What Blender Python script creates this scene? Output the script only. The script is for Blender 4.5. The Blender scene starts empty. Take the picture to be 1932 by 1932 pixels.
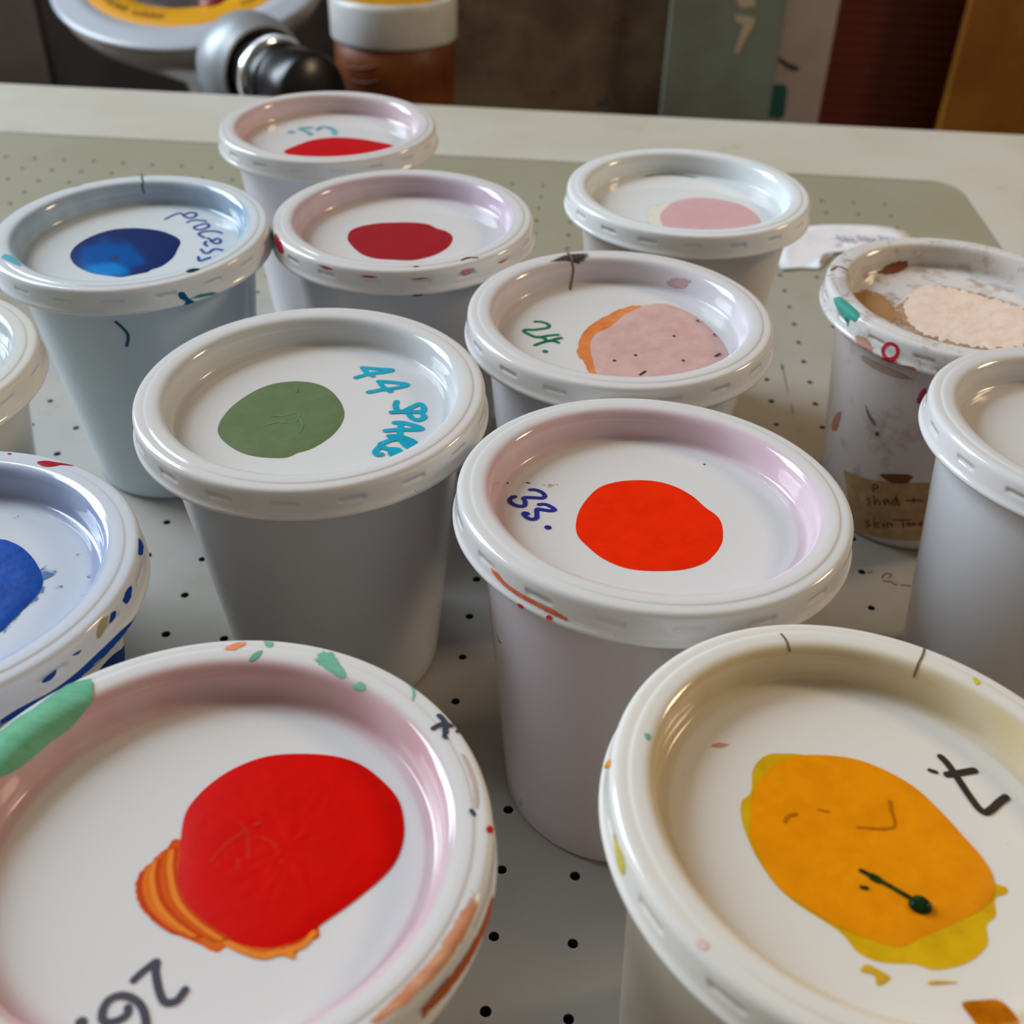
import bpy, math, random
import numpy as np
from mathutils import Vector, Matrix, noise
from mathutils.bvhtree import BVHTree

random.seed(7)
scene = bpy.context.scene
COL = scene.collection
RAD = math.radians

# ------------------------------------------------------------------ camera
FPX = 2064.3
YAW, PITCH, ROLL = RAD(-3.6783), RAD(36.5484), RAD(1.7899)
CAM = Vector((0.011376, -0.199455, 0.253420))
_fh = Vector((math.sin(YAW), math.cos(YAW), 0))
_rt = Vector((math.cos(YAW), -math.sin(YAW), 0))
FW = _fh * math.cos(PITCH) + Vector((0, 0, -math.sin(PITCH)))
_up = _fh * math.sin(PITCH) + Vector((0, 0, math.cos(PITCH)))
RT = _rt * math.cos(ROLL) + _up * math.sin(ROLL)
UP = -_rt * math.sin(ROLL) + _up * math.cos(ROLL)
cd = bpy.data.cameras.new('camera')
cam = bpy.data.objects.new('camera', cd)
COL.objects.link(cam)
cam.matrix_world = Matrix(((RT.x, UP.x, -FW.x, CAM.x), (RT.y, UP.y, -FW.y, CAM.y), (RT.z, UP.z, -FW.z, CAM.z), (0, 0, 0, 1)))
cd.sensor_width = 36.0
cd.lens = 36.0 * FPX / 1932.0
cd.clip_start = 0.01
cd.clip_end = 30
cd.dof.use_dof = True
cd.dof.focus_distance = 0.275
cd.dof.aperture_fstop = 19.0
scene.camera = cam

# ------------------------------------------------------------------ light
world = bpy.data.worlds.new('room_light')
scene.world = world
world.use_nodes = True
wb = world.node_tree.nodes['Background']
wb.inputs[0].default_value = (0.84, 0.69, 0.54, 1)
wb.inputs[1].default_value = 0.245

def area(name, loc, target, sx, sy, energy, color):
    l = bpy.data.lights.new(name, 'AREA')
    l.shape = 'RECTANGLE'
    l.size, l.size_y = sx, sy
    l.energy = energy
    l.color = color
    o = bpy.data.objects.new(name, l)
    COL.objects.link(o)
    o.location = loc
    o.rotation_euler = (Vector(target) - Vector(loc)).to_track_quat('-Z', 'Y').to_euler()
    return o

area('window_daylight', (-2.5, 1.40, 1.62), (0.0, 0.10, 0.05), 1.9, 2.1, 180, (0.77, 0.885, 1.0))
area('warm_room_lamp', (1.25, 0.55, 0.85), (0.1, 0.1, 0.08), 0.26, 0.26, 7.5, (1.0, 0.74, 0.46))

vs = scene.view_settings
vs.view_transform = 'Standard'
vs.look = 'None'
vs.gamma = 1
vs.use_curve_mapping = False
vs.exposure = 0.0

# ------------------------------------------------------------------ helpers
def srgb(r, g, b):
    f = lambda c: c / 12.92 if c <= 0.04045 else ((c + 0.055) / 1.055) ** 2.4
    return (f(r / 255), f(g / 255), f(b / 255), 1)

def ray(px, py):
    return FW + RT * ((px - 966) / FPX) - UP * ((py - 966) / FPX)

def on_plane(px, py, co, no):
    d = ray(px, py)
    t = (co - CAM).dot(no) / d.dot(no)
    return CAM + d * t

def on_table(px, py, z=0.0):
    return on_plane(px, py, Vector((0, 0, z)), Vector((0, 0, 1)))

def at_y(px, py, y):
    return on_plane(px, py, Vector((0, y, 0)), Vector((0, 1, 0)))

def crop(x0, y0, s, pts):
    return [(x0 + x / s, y0 + y / s) for x, y in pts]

def mesh_obj(name, verts, faces, mat=None, parent=None, smooth=True, mats=None, fmat=None):
    me = bpy.data.meshes.new(name)
    me.from_pydata([tuple(v) for v in verts], [], faces)
    if smooth:
        me.polygons.foreach_set('use_smooth', [True] * len(me.polygons))
    for m in (mats or ([mat] if mat else [])):
        me.materials.append(m)
    if fmat is not None:
        me.polygons.foreach_set('material_index', fmat)
    me.update()
    o = bpy.data.objects.new(name, me)
    COL.objects.link(o)
    if parent:
        o.parent = parent
    return o

def empty(name, loc):
    o = bpy.data.objects.new(name, None)
    o.empty_display_size = 0.02
    o.location = loc
    COL.objects.link(o)
    return o

def tag(o, label, cat, group=None):
    o['label'] = label
    o['category'] = cat
    if group:
        o['group'] = group
    return o

def structure(o):
    o['kind'] = 'structure'
    return o

def catmull(pts, n=6, closed=True):
    P = [Vector(p) for p in pts]
    N = len(P)
    out = []
    for i in range(N if closed else N - 1):
        if closed:
            a, b, c, d = P[i - 1], P[i], P[(i + 1) % N], P[(i + 2) % N]
        else:
            a, b, c, d = P[max(i - 1, 0)], P[i], P[i + 1], P[min(i + 2, N - 1)]
        for k in range(n):
            t = k / n
            out.append(0.5 * ((2 * b) + (c - a) * t + (2 * a - 5 * b + 4 * c - d) * t * t + (3 * b - a - 3 * c + d) * t ** 3))
    if not closed:
        out.append(P[-1])
    return out

# ------------------------------------------------------------------ materials
class NT:
    def __init__(self, name):
        self.m = bpy.data.materials.new(name)
        self.m.use_nodes = True
        self.t = self.m.node_tree
        self.b = self.t.nodes['Principled BSDF']
        self.out = self.t.nodes['Material Output']
    def n(self, typ, **kw):
        nd = self.t.nodes.new(typ)
        for k, v in kw.items():
            setattr(nd, k, v)
        return nd
    def l(self, a, b):
        self.t.links.new(a, b)
    def set(self, k, v):
        self.b.inputs[k].default_value = v
    def coord(self, kind='Object'):
        return self.n('ShaderNodeTexCoord').outputs[kind]
    def noise(self, scale, detail=3, rough=0.55, vec=None, stretch=None):
        tx = self.n('ShaderNodeTexNoise')
        tx.inputs['Scale'].default_value = scale
        tx.inputs['Detail'].default_value = detail
        tx.inputs['Roughness'].default_value = rough
        v = vec or self.coord()
        if stretch:
            mp = self.n('ShaderNodeMapping')
            mp.inputs['Scale'].default_value = stretch
            self.l(v, mp.inputs['Vector'])
            v = mp.outputs[0]
        self.l(v, tx.inputs['Vector'])
        return tx.outputs['Fac']
    def ramp(self, fac, a, b, ca=0.0, cb=1.0):
        mr = self.n('ShaderNodeMapRange')
        mr.interpolation_type = 'SMOOTHSTEP'
        mr.inputs['From Min'].default_value = a
        mr.inputs['From Max'].default_value = b
        mr.inputs['To Min'].default_value = ca
        mr.inputs['To Max'].default_value = cb
        self.l(fac, mr.inputs['Value'])
        return mr.outputs[0]
    def mul(self, a, b):
        m = self.n('ShaderNodeMath', operation='MULTIPLY')
        for i, v in enumerate((a, b)):
            if isinstance(v, (int, float)):
                m.inputs[i].default_value = v
            else:
                self.l(v, m.inputs[i])
        return m.outputs[0]
    def mix(self, fac, a, b):
        m = self.n('ShaderNodeMix', data_type='RGBA')
        for s, v in ((m.inputs['Factor'], fac), (m.inputs['A'], a), (m.inputs['B'], b)):
            if isinstance(v, (tuple, list, float, int)):
                s.default_value = v
            else:
                self.l(v, s)
        return m.outputs['Result']
    def color(self, sock):
        if isinstance(sock, (tuple, list)):
            self.b.inputs['Base Color'].default_value = sock
        else:
            self.l(sock, self.b.inputs['Base Color'])
    def bump(self, fac, strength, dist=0.001):
        bp = self.n('ShaderNodeBump')
        bp.inputs['Strength'].default_value = strength
        bp.inputs['Distance'].default_value = dist
        self.l(fac, bp.inputs['Height'])
        self.l(bp.outputs[0], self.b.inputs['Normal'])

def simple(name, color, rough=0.5, metal=0.0, var=None, scale=30, bump=0, coat=0.0, spec=0.5):
    t = NT(name)
    t.set('Roughness', rough)
    t.set('Metallic', metal)
    t.set('Specular IOR Level', spec)
    t.set('Coat Weight', coat)
    if var:
        nz = t.noise(scale, 4)
        t.color(t.mix(t.ramp(nz, 0.35, 0.65), color, var))
        if bump:
            t.bump(nz, bump)
    else:
        t.color(color)
        if bump:
            t.bump(t.noise(scale, 4), bump)
    return t.m

LID_R = 0.048118
def lid_plastic(name, base, stain, amount, dirt=None, dirt_amt=0.0):
    """white polypropylene; the ink kept in the pot tints the thin wall of the recess"""
    t = NT(name)
    t.set('Roughness', 0.09)
    t.set('IOR', 1.5)
    t.set('Subsurface Weight', 0.12)
    t.set('Subsurface Radius', (1.0, 0.9, 0.8))
    t.set('Subsurface Scale', 0.004)
    xyz = t.n('ShaderNodeSeparateXYZ')
    t.l(t.coord(), xyz.inputs[0])
    cb = t.n('ShaderNodeCombineXYZ')
    t.l(xyz.outputs[0], cb.inputs[0])
    t.l(xyz.outputs[1], cb.inputs[1])
    ln = t.n('ShaderNodeVectorMath', operation='LENGTH')
    t.l(cb.outputs[0], ln.inputs[0])
    r = ln.outputs['Value']
    inner = t.ramp(r, 0.70 * LID_R, 0.81 * LID_R)
    outer = t.ramp(r, 0.83 * LID_R, 0.88 * LID_R, 1.0, 0.0)
    nz = t.noise(60, 2)
    f = t.mul(t.mul(inner, outer), t.ramp(nz, 0.2, 0.7, amount * 0.6, amount))
    c = t.mix(f, base, stain)
    if dirt:
        dn = t.noise(110, 6, 0.7)
        c = t.mix(t.ramp(dn, 0.50, 0.66, 0, dirt_amt), c, dirt)
    speck = t.noise(900, 2)
    c = t.mix(t.ramp(speck, 0.74, 0.80, 0, 0.5), c, (0.25, 0.22, 0.2, 1))
    t.color(c)
    return t.m

def tub_plastic(name, base, dirt=None, amt=0.0):
    t = NT(name)
    t.set('Roughness', 0.19)
    t.set('Subsurface Weight', 0.10)
    t.set('Subsurface Radius', (1.0, 0.9, 0.8))
    t.set('Subsurface Scale', 0.005)
    if dirt:
        c = t.mix(t.ramp(t.noise(70, 6, 0.7), 0.5, 0.68, 0, amt), base, dirt)
        t.color(c)
    else:
        t.color(base)
    return t.m

_paint = {}
def paint(rgb, rough=0.35, var=None, streak=0.0, bump=0.25, stretch=None, key=None, scale=180, gloss=0.07):
    """dried paint; streak > 0 makes thin dragged paint that shows what is under it"""
    k = (rgb, rough, var, streak, bump, stretch, scale)
    if k in _paint:
        return _paint[k]
    t = NT('paint_%d_%d_%d' % rgb)
    t.set('Roughness', min(0.75, rough + (0.15 if rough >= 0.25 else 0)))
    t.set('Specular IOR Level', gloss)
    nz = t.noise(scale, 5, 0.6, stretch=stretch)
    c = srgb(*rgb)
    v = srgb(*var) if var else tuple(min(1, x * 0.94) for x in c[:3]) + (1,)
    t.color(t.mix(t.ramp(nz, 0.3, 0.7), c, v))
    t.bump(nz, bump, 0.0006)
    if streak > 0:
        tr = t.n('ShaderNodeBsdfTransparent')
        mx = t.n('ShaderNodeMixShader')
        n2 = t.noise(scale * 2.2, 6, 0.75, stretch=stretch)
        fd = t.n('ShaderNodeAttribute', attribute_name='film')
        ad = t.n('ShaderNodeMath', operation='MULTIPLY_ADD')
        t.l(fd.outputs['Fac'], ad.inputs[0])
        ad.inputs[1].default_value = 0.42
        t.l(n2, ad.inputs[2])
        t.l(t.ramp(ad.outputs[0], streak + 0.13, streak + 0.33), mx.inputs[0])
        t.l(tr.outputs[0], mx.inputs[1])
        t.l(t.b.outputs[0], mx.inputs[2])
        t.l(mx.outputs[0], t.out.inputs['Surface'])
    _paint[k] = t.m
    return t.m

def vcol_paint(name, rough=0.3, bump=0.2):
    t = NT(name)
    t.set('Specular IOR Level', 0.22)
    t.set('Roughness', rough)
    a = t.n('ShaderNodeVertexColor', layer_name='pigment')
    t.color(a.outputs['Color'])
    t.bump(t.noise(220, 4), bump, 0.0005)
    return t.m

def ink(name, rgb, rough=0.45):
    t = NT(name)
    t.set('Roughness', rough)
    c = srgb(*rgb)
    d = tuple(x * 0.8 for x in c[:3]) + (1,)
    t.color(t.mix(t.ramp(t.noise(160, 2), 0.35, 0.7), c, d))
    return t.m

# ------------------------------------------------------------------ room structure
FLOOR_Z = -0.80
WALL_Y = 1.62

def box_verts(x0, x1, y0, y1, z0, z1):
    v = [(x, y, z) for z in (z0, z1) for y in (y0, y1) for x in (x0, x1)]
    f = [(0, 2, 3, 1), (4, 5, 7, 6), (0, 1, 5, 4), (2, 6, 7, 3), (0, 4, 6, 2), (1, 3, 7, 5)]
    return v, f

def box(name, x0, x1, y0, y1, z0, z1, mat, parent=None, bevel=0.0):
    v, f = box_verts(x0, x1, y0, y1, z0, z1)
    o = mesh_obj(name, v, f, mat, parent, smooth=False)
    if bevel:
        b = o.modifiers.new('bevel', 'BEVEL')
        b.width = bevel
        b.segments = 3
    return o

m_floor = simple('floor_boards', srgb(74, 58, 46), 0.6, var=srgb(52, 40, 32), scale=6)
m_wall = simple('wall_paint', srgb(70, 58, 50), 0.8, var=srgb(50, 42, 36), scale=5)
structure(box('floor', -2.2, 2.2, -1.4, WALL_Y, FLOOR_Z - 0.05, FLOOR_Z, m_floor))
structure(box('wall_back', -2.2, 2.2, WALL_Y, WALL_Y + 0.06, FLOOR_Z, 1.6, m_wall))

# ------------------------------------------------------------------ print table
PX0, PX1, PY0, PY1 = -0.64, 0.2562, -0.36, 0.5475       # perforated plate
TX0, TX1, TY0, TY1 = -0.95, 0.62, -0.62, 0.6615         # whole table top
PITCHM, HR = 0.02, 0.00150

def plate_material():
    t = NT('perforated_sheet')
    t.set('Roughness', 0.58)
    t.set('Specular IOR Level', 0.35)
    big = t.noise(9, 4, 0.6)
    c = t.mix(t.ramp(big, 0.35, 0.68), srgb(174, 171, 165), srgb(160, 154, 142))
    st = t.noise(26, 5, 0.65)
    c = t.mix(t.ramp(st, 0.56, 0.74, 0, 0.35), c, srgb(146, 128, 96))
    # the plate turns darker and more olive towards the far side
    xyz = t.n('ShaderNodeSeparateXYZ')
    t.l(t.coord(), xyz.inputs[0])
    far = t.ramp(xyz.outputs[1], 0.20, 0.46)
    c = t.mix(t.mul(far, 0.75), c, srgb(146, 143, 116))
    sp = t.noise(420, 3, 0.6)
    c = t.mix(t.ramp(sp, 0.70, 0.78, 0, 0.5), c, srgb(90, 84, 74))
    t.color(c)
    t.bump(t.noise(300, 3), 0.05, 0.0004)
    return t.m

m_plate = plate_material()
m_hole = simple('hole_dark', (0.02, 0.018, 0.016, 1), 0.8)

def border_material():
    t = NT('table_border_laminate')
    t.set('Roughness', 0.42)
    c = t.mix(t.ramp(t.noise(8, 4), 0.35, 0.7), srgb(202, 200, 190), srgb(196, 190, 172))
    c = t.mix(t.ramp(t.noise(34, 6, 0.7), 0.60, 0.72, 0, 0.35), c, srgb(160, 150, 118))
    c = t.mix(t.ramp(t.noise(75, 5, 0.6), 0.69, 0.74, 0, 0.55), c, srgb(112, 128, 112))
    t.color(c)
    return t.m

m_border = border_material()
m_leg = simple('table_leg_steel', srgb(90, 88, 86), 0.5, 0.6)
table = empty('print_table', (0, 0, FLOOR_Z))
tag(table, 'white bordered screen printing table with a perforated grey bed', 'table')

def local(verts, root):
    o = root.location
    return [(v[0] - o.x, v[1] - o.y, v[2] - o.z) for v in verts]

def rounded_rect(x0, x1, y0, y1, r, n=10):
    pts = []
    for cx, cy, a0 in ((x1 - r, y1 - r, 0), (x0 + r, y1 - r, 90), (x0 + r, y0 + r, 180), (x1 - r, y0 + r, 270)):
        for k in range(n + 1):
            a = RAD(a0 + 90 * k / n)
            pts.append((cx + r * math.cos(a), cy + r * math.sin(a)))
    return pts

def build_plate():
    verts, faces, fm = [], [], []
    i0, i1 = -30, 12
    j0, j1 = -17, 25
    NS = 16
    def cell(i, j):
        cx, cy = i * PITCHM, j * PITCHM
        h = PITCHM / 2
        b = len(verts)
        jx = random.uniform(-1, 1) * 0.0002
        for k in range(NS):
            a = 2 * math.pi * k / NS + math.pi / 4
            c, s = math.cos(a), math.sin(a)
            m = max(abs(c), abs(s))
            verts.append((cx + h * c / m, cy + h * s / m, 0))
        rr = HR * random.uniform(0.92, 1.06)
        for dz, q in ((0, 1.0), (-0.0003, 0.93), (-0.003, 0.93)):
            for k in range(NS):
                a = 2 * math.pi * k / NS + math.pi / 4
                verts.append((cx + jx + rr * q * math.cos(a), cy + rr * q * math.sin(a), dz))
        for k in range(NS):
            k2 = (k + 1) % NS
            for L in range(3):
                faces.append((b + L * NS + k, b + L * NS + k2, b + (L + 1) * NS + k2, b + (L + 1) * NS + k))
                fm.append(1 if L == 2 else 0)
        faces.append(tuple(b + 3 * NS + k for k in range(NS)))
        fm.append(1)
    for i in range(i0, i1 + 1):
        for j in range(j0, j1 + 1):
            if i > 10:
                continue
            cell(i, j)
    # plain margin around the drilled field
    gx0, gx1 = (i0 - 0.5) * PITCHM, (10 + 0.5) * PITCHM
    gy0, gy1 = (j0 - 0.5) * PITCHM, (j1 + 0.5) * PITCHM
    out = rounded_rect(PX0, PX1, PY0, PY1, 0.020)
    n = len(out)
    b = len(verts)
    for x, y in out:
        verts.append((x, y, 0))
    for x, y in out:
        verts.append((min(max(x, gx0), gx1), min(max(y, gy0), gy1), 0))
    for x, y in out:
        verts.append((x, y, -0.004))
    for k in range(n):
        k2 = (k + 1) % n
        faces.append((b + k, b + k2, b + n + k2, b + n + k))
        fm.append(0)
        faces.append((b + k, b + 2 * n + k, b + 2 * n + k2, b + k2))
        fm.append(0)
    return mesh_obj('perforated_plate', local(verts, table), faces, parent=table, smooth=False, mats=[m_plate, m_hole], fmat=fm)

plate = build_plate()

def build_border():
    g = 0.0009
    inn = rounded_rect(PX0 - g, PX1 + g, PY0 - g, PY1 + g, 0.0205)
    n = len(inn)
    cx, cy = (TX0 + TX1) / 2, (TY0 + TY1) / 2
    out = []
    for x, y in inn:                                  # matching outer outline
        out.append((TX1 if x > PX1 - 0.03 else TX0, TY1 if y > PY1 - 0.03 else TY0))
    verts, faces = [], []
    zt = 0.0002
    for x, y in inn: verts.append((x, y, zt))
    for x, y in out: verts.append((x, y, zt))
    for x, y in inn: verts.append((x, y, -0.028))
    for x, y in out: verts.append((x, y, -0.028))
    for k in range(n):
        k2 = (k + 1) % n
        faces.append((k, n + k, n + k2, k2))
        faces.append((k, k2, 2 * n + k2, 2 * n + k))
        if out[k] != out[k2]:
            faces.append((n + k, 3 * n + k, 3 * n + k2, n + k2))
    faces.append(tuple(3 * n + k for k in (5, 16, 27, 38)))
    b = len(verts)
    verts += [(PX0 - g, PY0 - g, -0.005), (PX1 + g, PY0 - g, -0.005), (PX1 + g, PY1 + g, -0.005), (PX0 - g, PY1 + g, -0.005)]
    faces.append((b, b + 1, b + 2, b + 3))
    o = mesh_obj('table_border', local(verts, table), faces, m_border, table, smooth=False)
    return o

build_border()
for lx in (TX0 + 0.06, TX1 - 0.06):
    for ly in (TY0 + 0.06, TY1 - 0.06):
        v, f = box_verts(lx - 0.025, lx + 0.025, ly - 0.025, ly + 0.025, FLOOR_Z, -0.028)
        mesh_obj('leg', local(v, table), f, m_leg, table, smooth=False)

# ------------------------------------------------------------------ paint pots
ZL, ZL_TAN = 0.100424, 0.091996
H_SK = 0.184
RT_, RB_ = 0.8675, 0.6619
FLOOR_D = 0.165

LID_PROFILE = [(0.0, -.165), (0.35, -.1645), (0.70, -.165), (0.742, -.1652), (0.750, -.1635), (0.757, -.1652), (0.778, -.166),
    (0.790, -.1645), (0.798, -.158), (0.803, -.146), (0.806, -.12), (0.812, -.075), (0.818, -.045), (0.826, -.027), (0.838, -.013),
    (0.854, -.005), (0.875, -.001), (0.900, 0.0), (0.916, 0.0), (0.921, -.001), (0.926, -.0038), (0.931, -.0048), (0.940, -.0045),
    (0.955, -.0048), (0.968, -.0058), (0.978, -.009), (0.986, -.0155), (0.991, -.024), (0.994, -.036), (0.995, -.055), (0.9965, -.075),
    (0.997, -.0795), (0.998, -.101), (0.9985, -.106), (1.000, -.125), (1.003, -.148), (1.009, -.154), (1.013, -.162), (1.013, -.174), (1.009, -.182),
    (1.000, -.185), (0.985, -.184), (0.972, -.176), (0.966, -.16), (0.962, -.06), (0.95, -.03), (0.90, -.025), (0.86, -.03), (0.845, -.06), (0.835, -.15), (0.82, -.185), (0.70, -.186), (0.0, -.186)]
SLOT_Z = (-.0795, -.101)

def lid_mesh_data(spin):
    NA = 540
    P = LID_PROFILE
    verts, faces = [], []
    idx = []
    for (r, z) in P:
        row = []
        if r == 0.0:
            verts.append((0, 0, z * LID_R))
            row = [len(verts) - 1] * NA
        else:
            sl = abs(z - SLOT_Z[0]) < 1e-6 or abs(z - SLOT_Z[1]) < 1e-6
            for k in range(NA):
                a = 2 * math.pi * k / NA
                rr = r
                if sl:
                    d = ((math.degrees(a) - spin + 10) % 20) - 10
                    w = max(0.0, min(1.0, (4.2 - abs(d)) / 1.0))
                    rr = r - (0.020 if z > -.09 else 0.001) * w
                verts.append((rr * LID_R * math.cos(a), rr * LID_R * math.sin(a), z * LID_R))
                row.append(len(verts) - 1)
        idx.append(row)
    for p in range(len(P) - 1):
        A, B = idx[p], idx[p + 1]
        for k in range(NA):
            k2 = (k + 1) % NA
            if A[0] == A[1]:
                faces.append((A[0], B[k], B[k2]))
            elif B[0] == B[1]:
                faces.append((A[k], B[0], A[k2]))
            else:
                faces.append((A[k], B[k], B[k2], A[k2]))
    return verts, faces

class Pot: pass

def make_pot(key, x, y, a, b, spin, label, lid_mat, tub_mat, zl=ZL):
    p = Pot()
    base = Vector((x + a * zl, y + b * zl, 0))
    p.root = empty('paint_pot', base)
    tag(p.root, label, 'paint pot', 'lidded pots of printing ink')
    # tub: a tapered bucket whose foot stands flat on the table
    prof = [(0.0, 0.0025), (RB_ * LID_R - 0.004, 0.0025), (RB_ * LID_R - 0.0028, 0.0), (RB_ * LID_R - 0.0008, 0.0005), (RB_ * LID_R, 0.0022)]
    z_top = zl - 0.20 * LID_R
    for k in range(1, 13):
        t = k / 12
        prof.append(((RB_ + (RT_ - RB_) * t) * LID_R, 0.0022 + (z_top - 0.0022) * t))
    prof += [(0.885 * LID_R, zl - 0.188 * LID_R), (0.915 * LID_R, zl - 0.172 * LID_R), (0.935 * LID_R, zl - 0.12 * LID_R), (0.935 * LID_R, zl - 0.095 * LID_R),
             (0.895 * LID_R, zl - 0.095 * LID_R), (0.86 * LID_R, zl - 0.22 * LID_R), ((RB_ - .03) * LID_R, 0.006), (0.0, 0.006)]
    NA = 96
    verts, faces, rows = [], [], []
    for r, z in prof:
        off = -Vector((a, b, 0)) * z
        if r == 0:
            verts.append((off.x, off.y, z)); rows.append([len(verts) - 1] * NA); continue
        row = []
        for k in range(NA):
            an = 2 * math.pi * k / NA
            verts.append((off.x + r * math.cos(an), off.y + r * math.sin(an), z))
            row.append(len(verts) - 1)
        rows.append(row)
    for q in range(len(prof) - 1):
        A, B = rows[q], rows[q + 1]
        for k in range(NA):
            k2 = (k + 1) % NA
            if A[0] == A[1]: faces.append((A[0], B[k2], B[k]))
            elif B[0] == B[1]: faces.append((A[k], A[k2], B[0]))
            else: faces.append((A[k], A[k2], B[k2], B[k]))
    p.tub = mesh_obj('tub', verts, faces, tub_mat, p.root)
    p.tub_M = Matrix.Translation(base)
    p.tub_bvh = BVHTree.FromPolygons([Vector(v) for v in verts], faces)
    # lid
    nrm = Vector((-a, -b, 1)).normalized()
    q = Vector((0, 0, 1)).rotation_difference(nrm)
    p.M = Matrix.Translation((x, y, zl)) @ q.to_matrix().to_4x4()
    p.Mi = p.M.inverted()
    lv, lf = lid_mesh_data(spin)
    p.lid = mesh_obj('lid', lv, lf, lid_mat, p.root)
    p.lid.matrix_local = Matrix.Translation(-base) @ p.M
    p.lid_bvh = BVHTree.FromPolygons([Vector(v) for v in lv], lf)
    p.n = nrm
    p.co = p.M @ Vector((0, 0, -FLOOR_D * LID_R))
    return p

def hit(p, px, py, where):
    """point and normal (in the part's own frame) that the pixel looks at"""
    if where == 'floor':
        w = on_plane(px, py, p.co, p.n)
        return p.Mi @ w, Vector((0, 0, 1))
    M, bvh = (p.M, p.lid_bvh) if where == 'lid' else (p.tub_M, p.tub_bvh)
    Mi = M.inverted()
    o = Mi @ CAM
    # a pixel just off the edge of the part slides in towards its middle
    v = p.co - CAM
    dd = v.dot(FW)
    qx, qy = 966 + FPX * v.dot(RT) / dd, 966 - FPX * v.dot(UP) / dd
    for k in range(40):
        f = k * 0.004
        d = (Mi.to_3x3() @ ray(px + (qx - px) * f, py + (qy - py) * f)).normalized()
        loc, nn, i, dist = bvh.ray_cast(o, d)
        if loc is not None:
            break
    else:
        loc, nn, i, dist = bvh.find_nearest(o + d * (p.co - CAM).length)
    if nn.dot(d) > 0:
        nn = -nn
    return loc, nn

def set_film(o, film):
    at = o.data.attributes.new('film', 'FLOAT', 'POINT')
    at.data.foreach_set('value', film)

def patch(p, name, pts, mat, where='floor', h=0.0003, rings=10, sub=5, center=None, lift=0.00006, wrinkle=0.0, colf=None, label=None, jag=0.0):
    out = catmull([(x, y, 0) for x, y in pts], sub)
    c = Vector((center[0], center[1], 0)) if center else sum(out, Vector()) / len(out)
    if jag:
        out = [c + (q - c) * (1 + jag * noise.noise(Vector((q.x * 0.11, q.y * 0.11, 3.3)))) for q in out]
    N = len(out)
    verts, faces, cols, film = [], [], [], []
    def add(q, t):
        loc, nn = hit(p, q.x, q.y, where)
        e = lift + h * (1 - t ** 6)
        if wrinkle:
            e += wrinkle * (0.5 + noise.noise(Vector((q.x * 0.05, q.y * 0.11, 1.7)))) * (1 - t ** 4)
        verts.append(loc + nn * e)
        film.append(1 - t ** 2.5)
        if colf: cols.append(colf(q.x, q.y))
    add(c, 0)
    for k in range(1, rings + 1):
        t = (k / rings) ** 0.75
        for q in out:
            add(c + (q - c) * t, t)
    for k in range(N):
        faces.append((0, 1 + (k + 1) % N, 1 + k))
    for r in range(rings - 1):
        for k in range(N):
            a0 = 1 + r * N + k; a1 = 1 + r * N + (k + 1) % N
            faces.append((a0, a1, a1 + N, a0 + N))
    o = mesh_obj(name, verts, faces, mat, p.tub if where == 'tub' else p.lid)
    set_film(o, film)
    if colf:
        at = o.data.color_attributes.new('pigment', 'FLOAT_COLOR', 'POINT')
        for i, cc in enumerate(cols):
            at.data[i].color = cc
    if label: o['label'] = label
    return o

def strip(p, name, top, bot, mat, where='lid', lift=0.0001, n=8, rows=5, label=None):
    A = catmull([(x, y, 0) for x, y in top], n, False)
    B = catmull([(x, y, 0) for x, y in bot], n, False)
    m = min(len(A), len(B))
    A = [A[round(i * (len(A) - 1) / (m - 1))] for i in range(m)]
    B = [B[round(i * (len(B) - 1) / (m - 1))] for i in range(m)]
    verts, faces, film = [], [], []
    for i in range(m):
        for r in range(rows):
            q = A[i].lerp(B[i], r / (rows - 1))
            loc, nn = hit(p, q.x, q.y, where)
            verts.append(loc + nn * lift)
            u_ = abs(2 * i / (m - 1) - 1); v_ = abs(2 * r / (rows - 1) - 1)
            film.append((1 - u_ ** 6) * (1 - v_ ** 3))
    for i in range(m - 1):
        for r in range(rows - 1):
            k = i * rows + r
            faces.append((k, k + 1, k + rows + 1, k + rows))
    o = mesh_obj(name, verts, faces, mat, p.tub if where == 'tub' else p.lid)
    set_film(o, film)
    if label: o['label'] = label
    return o

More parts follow.
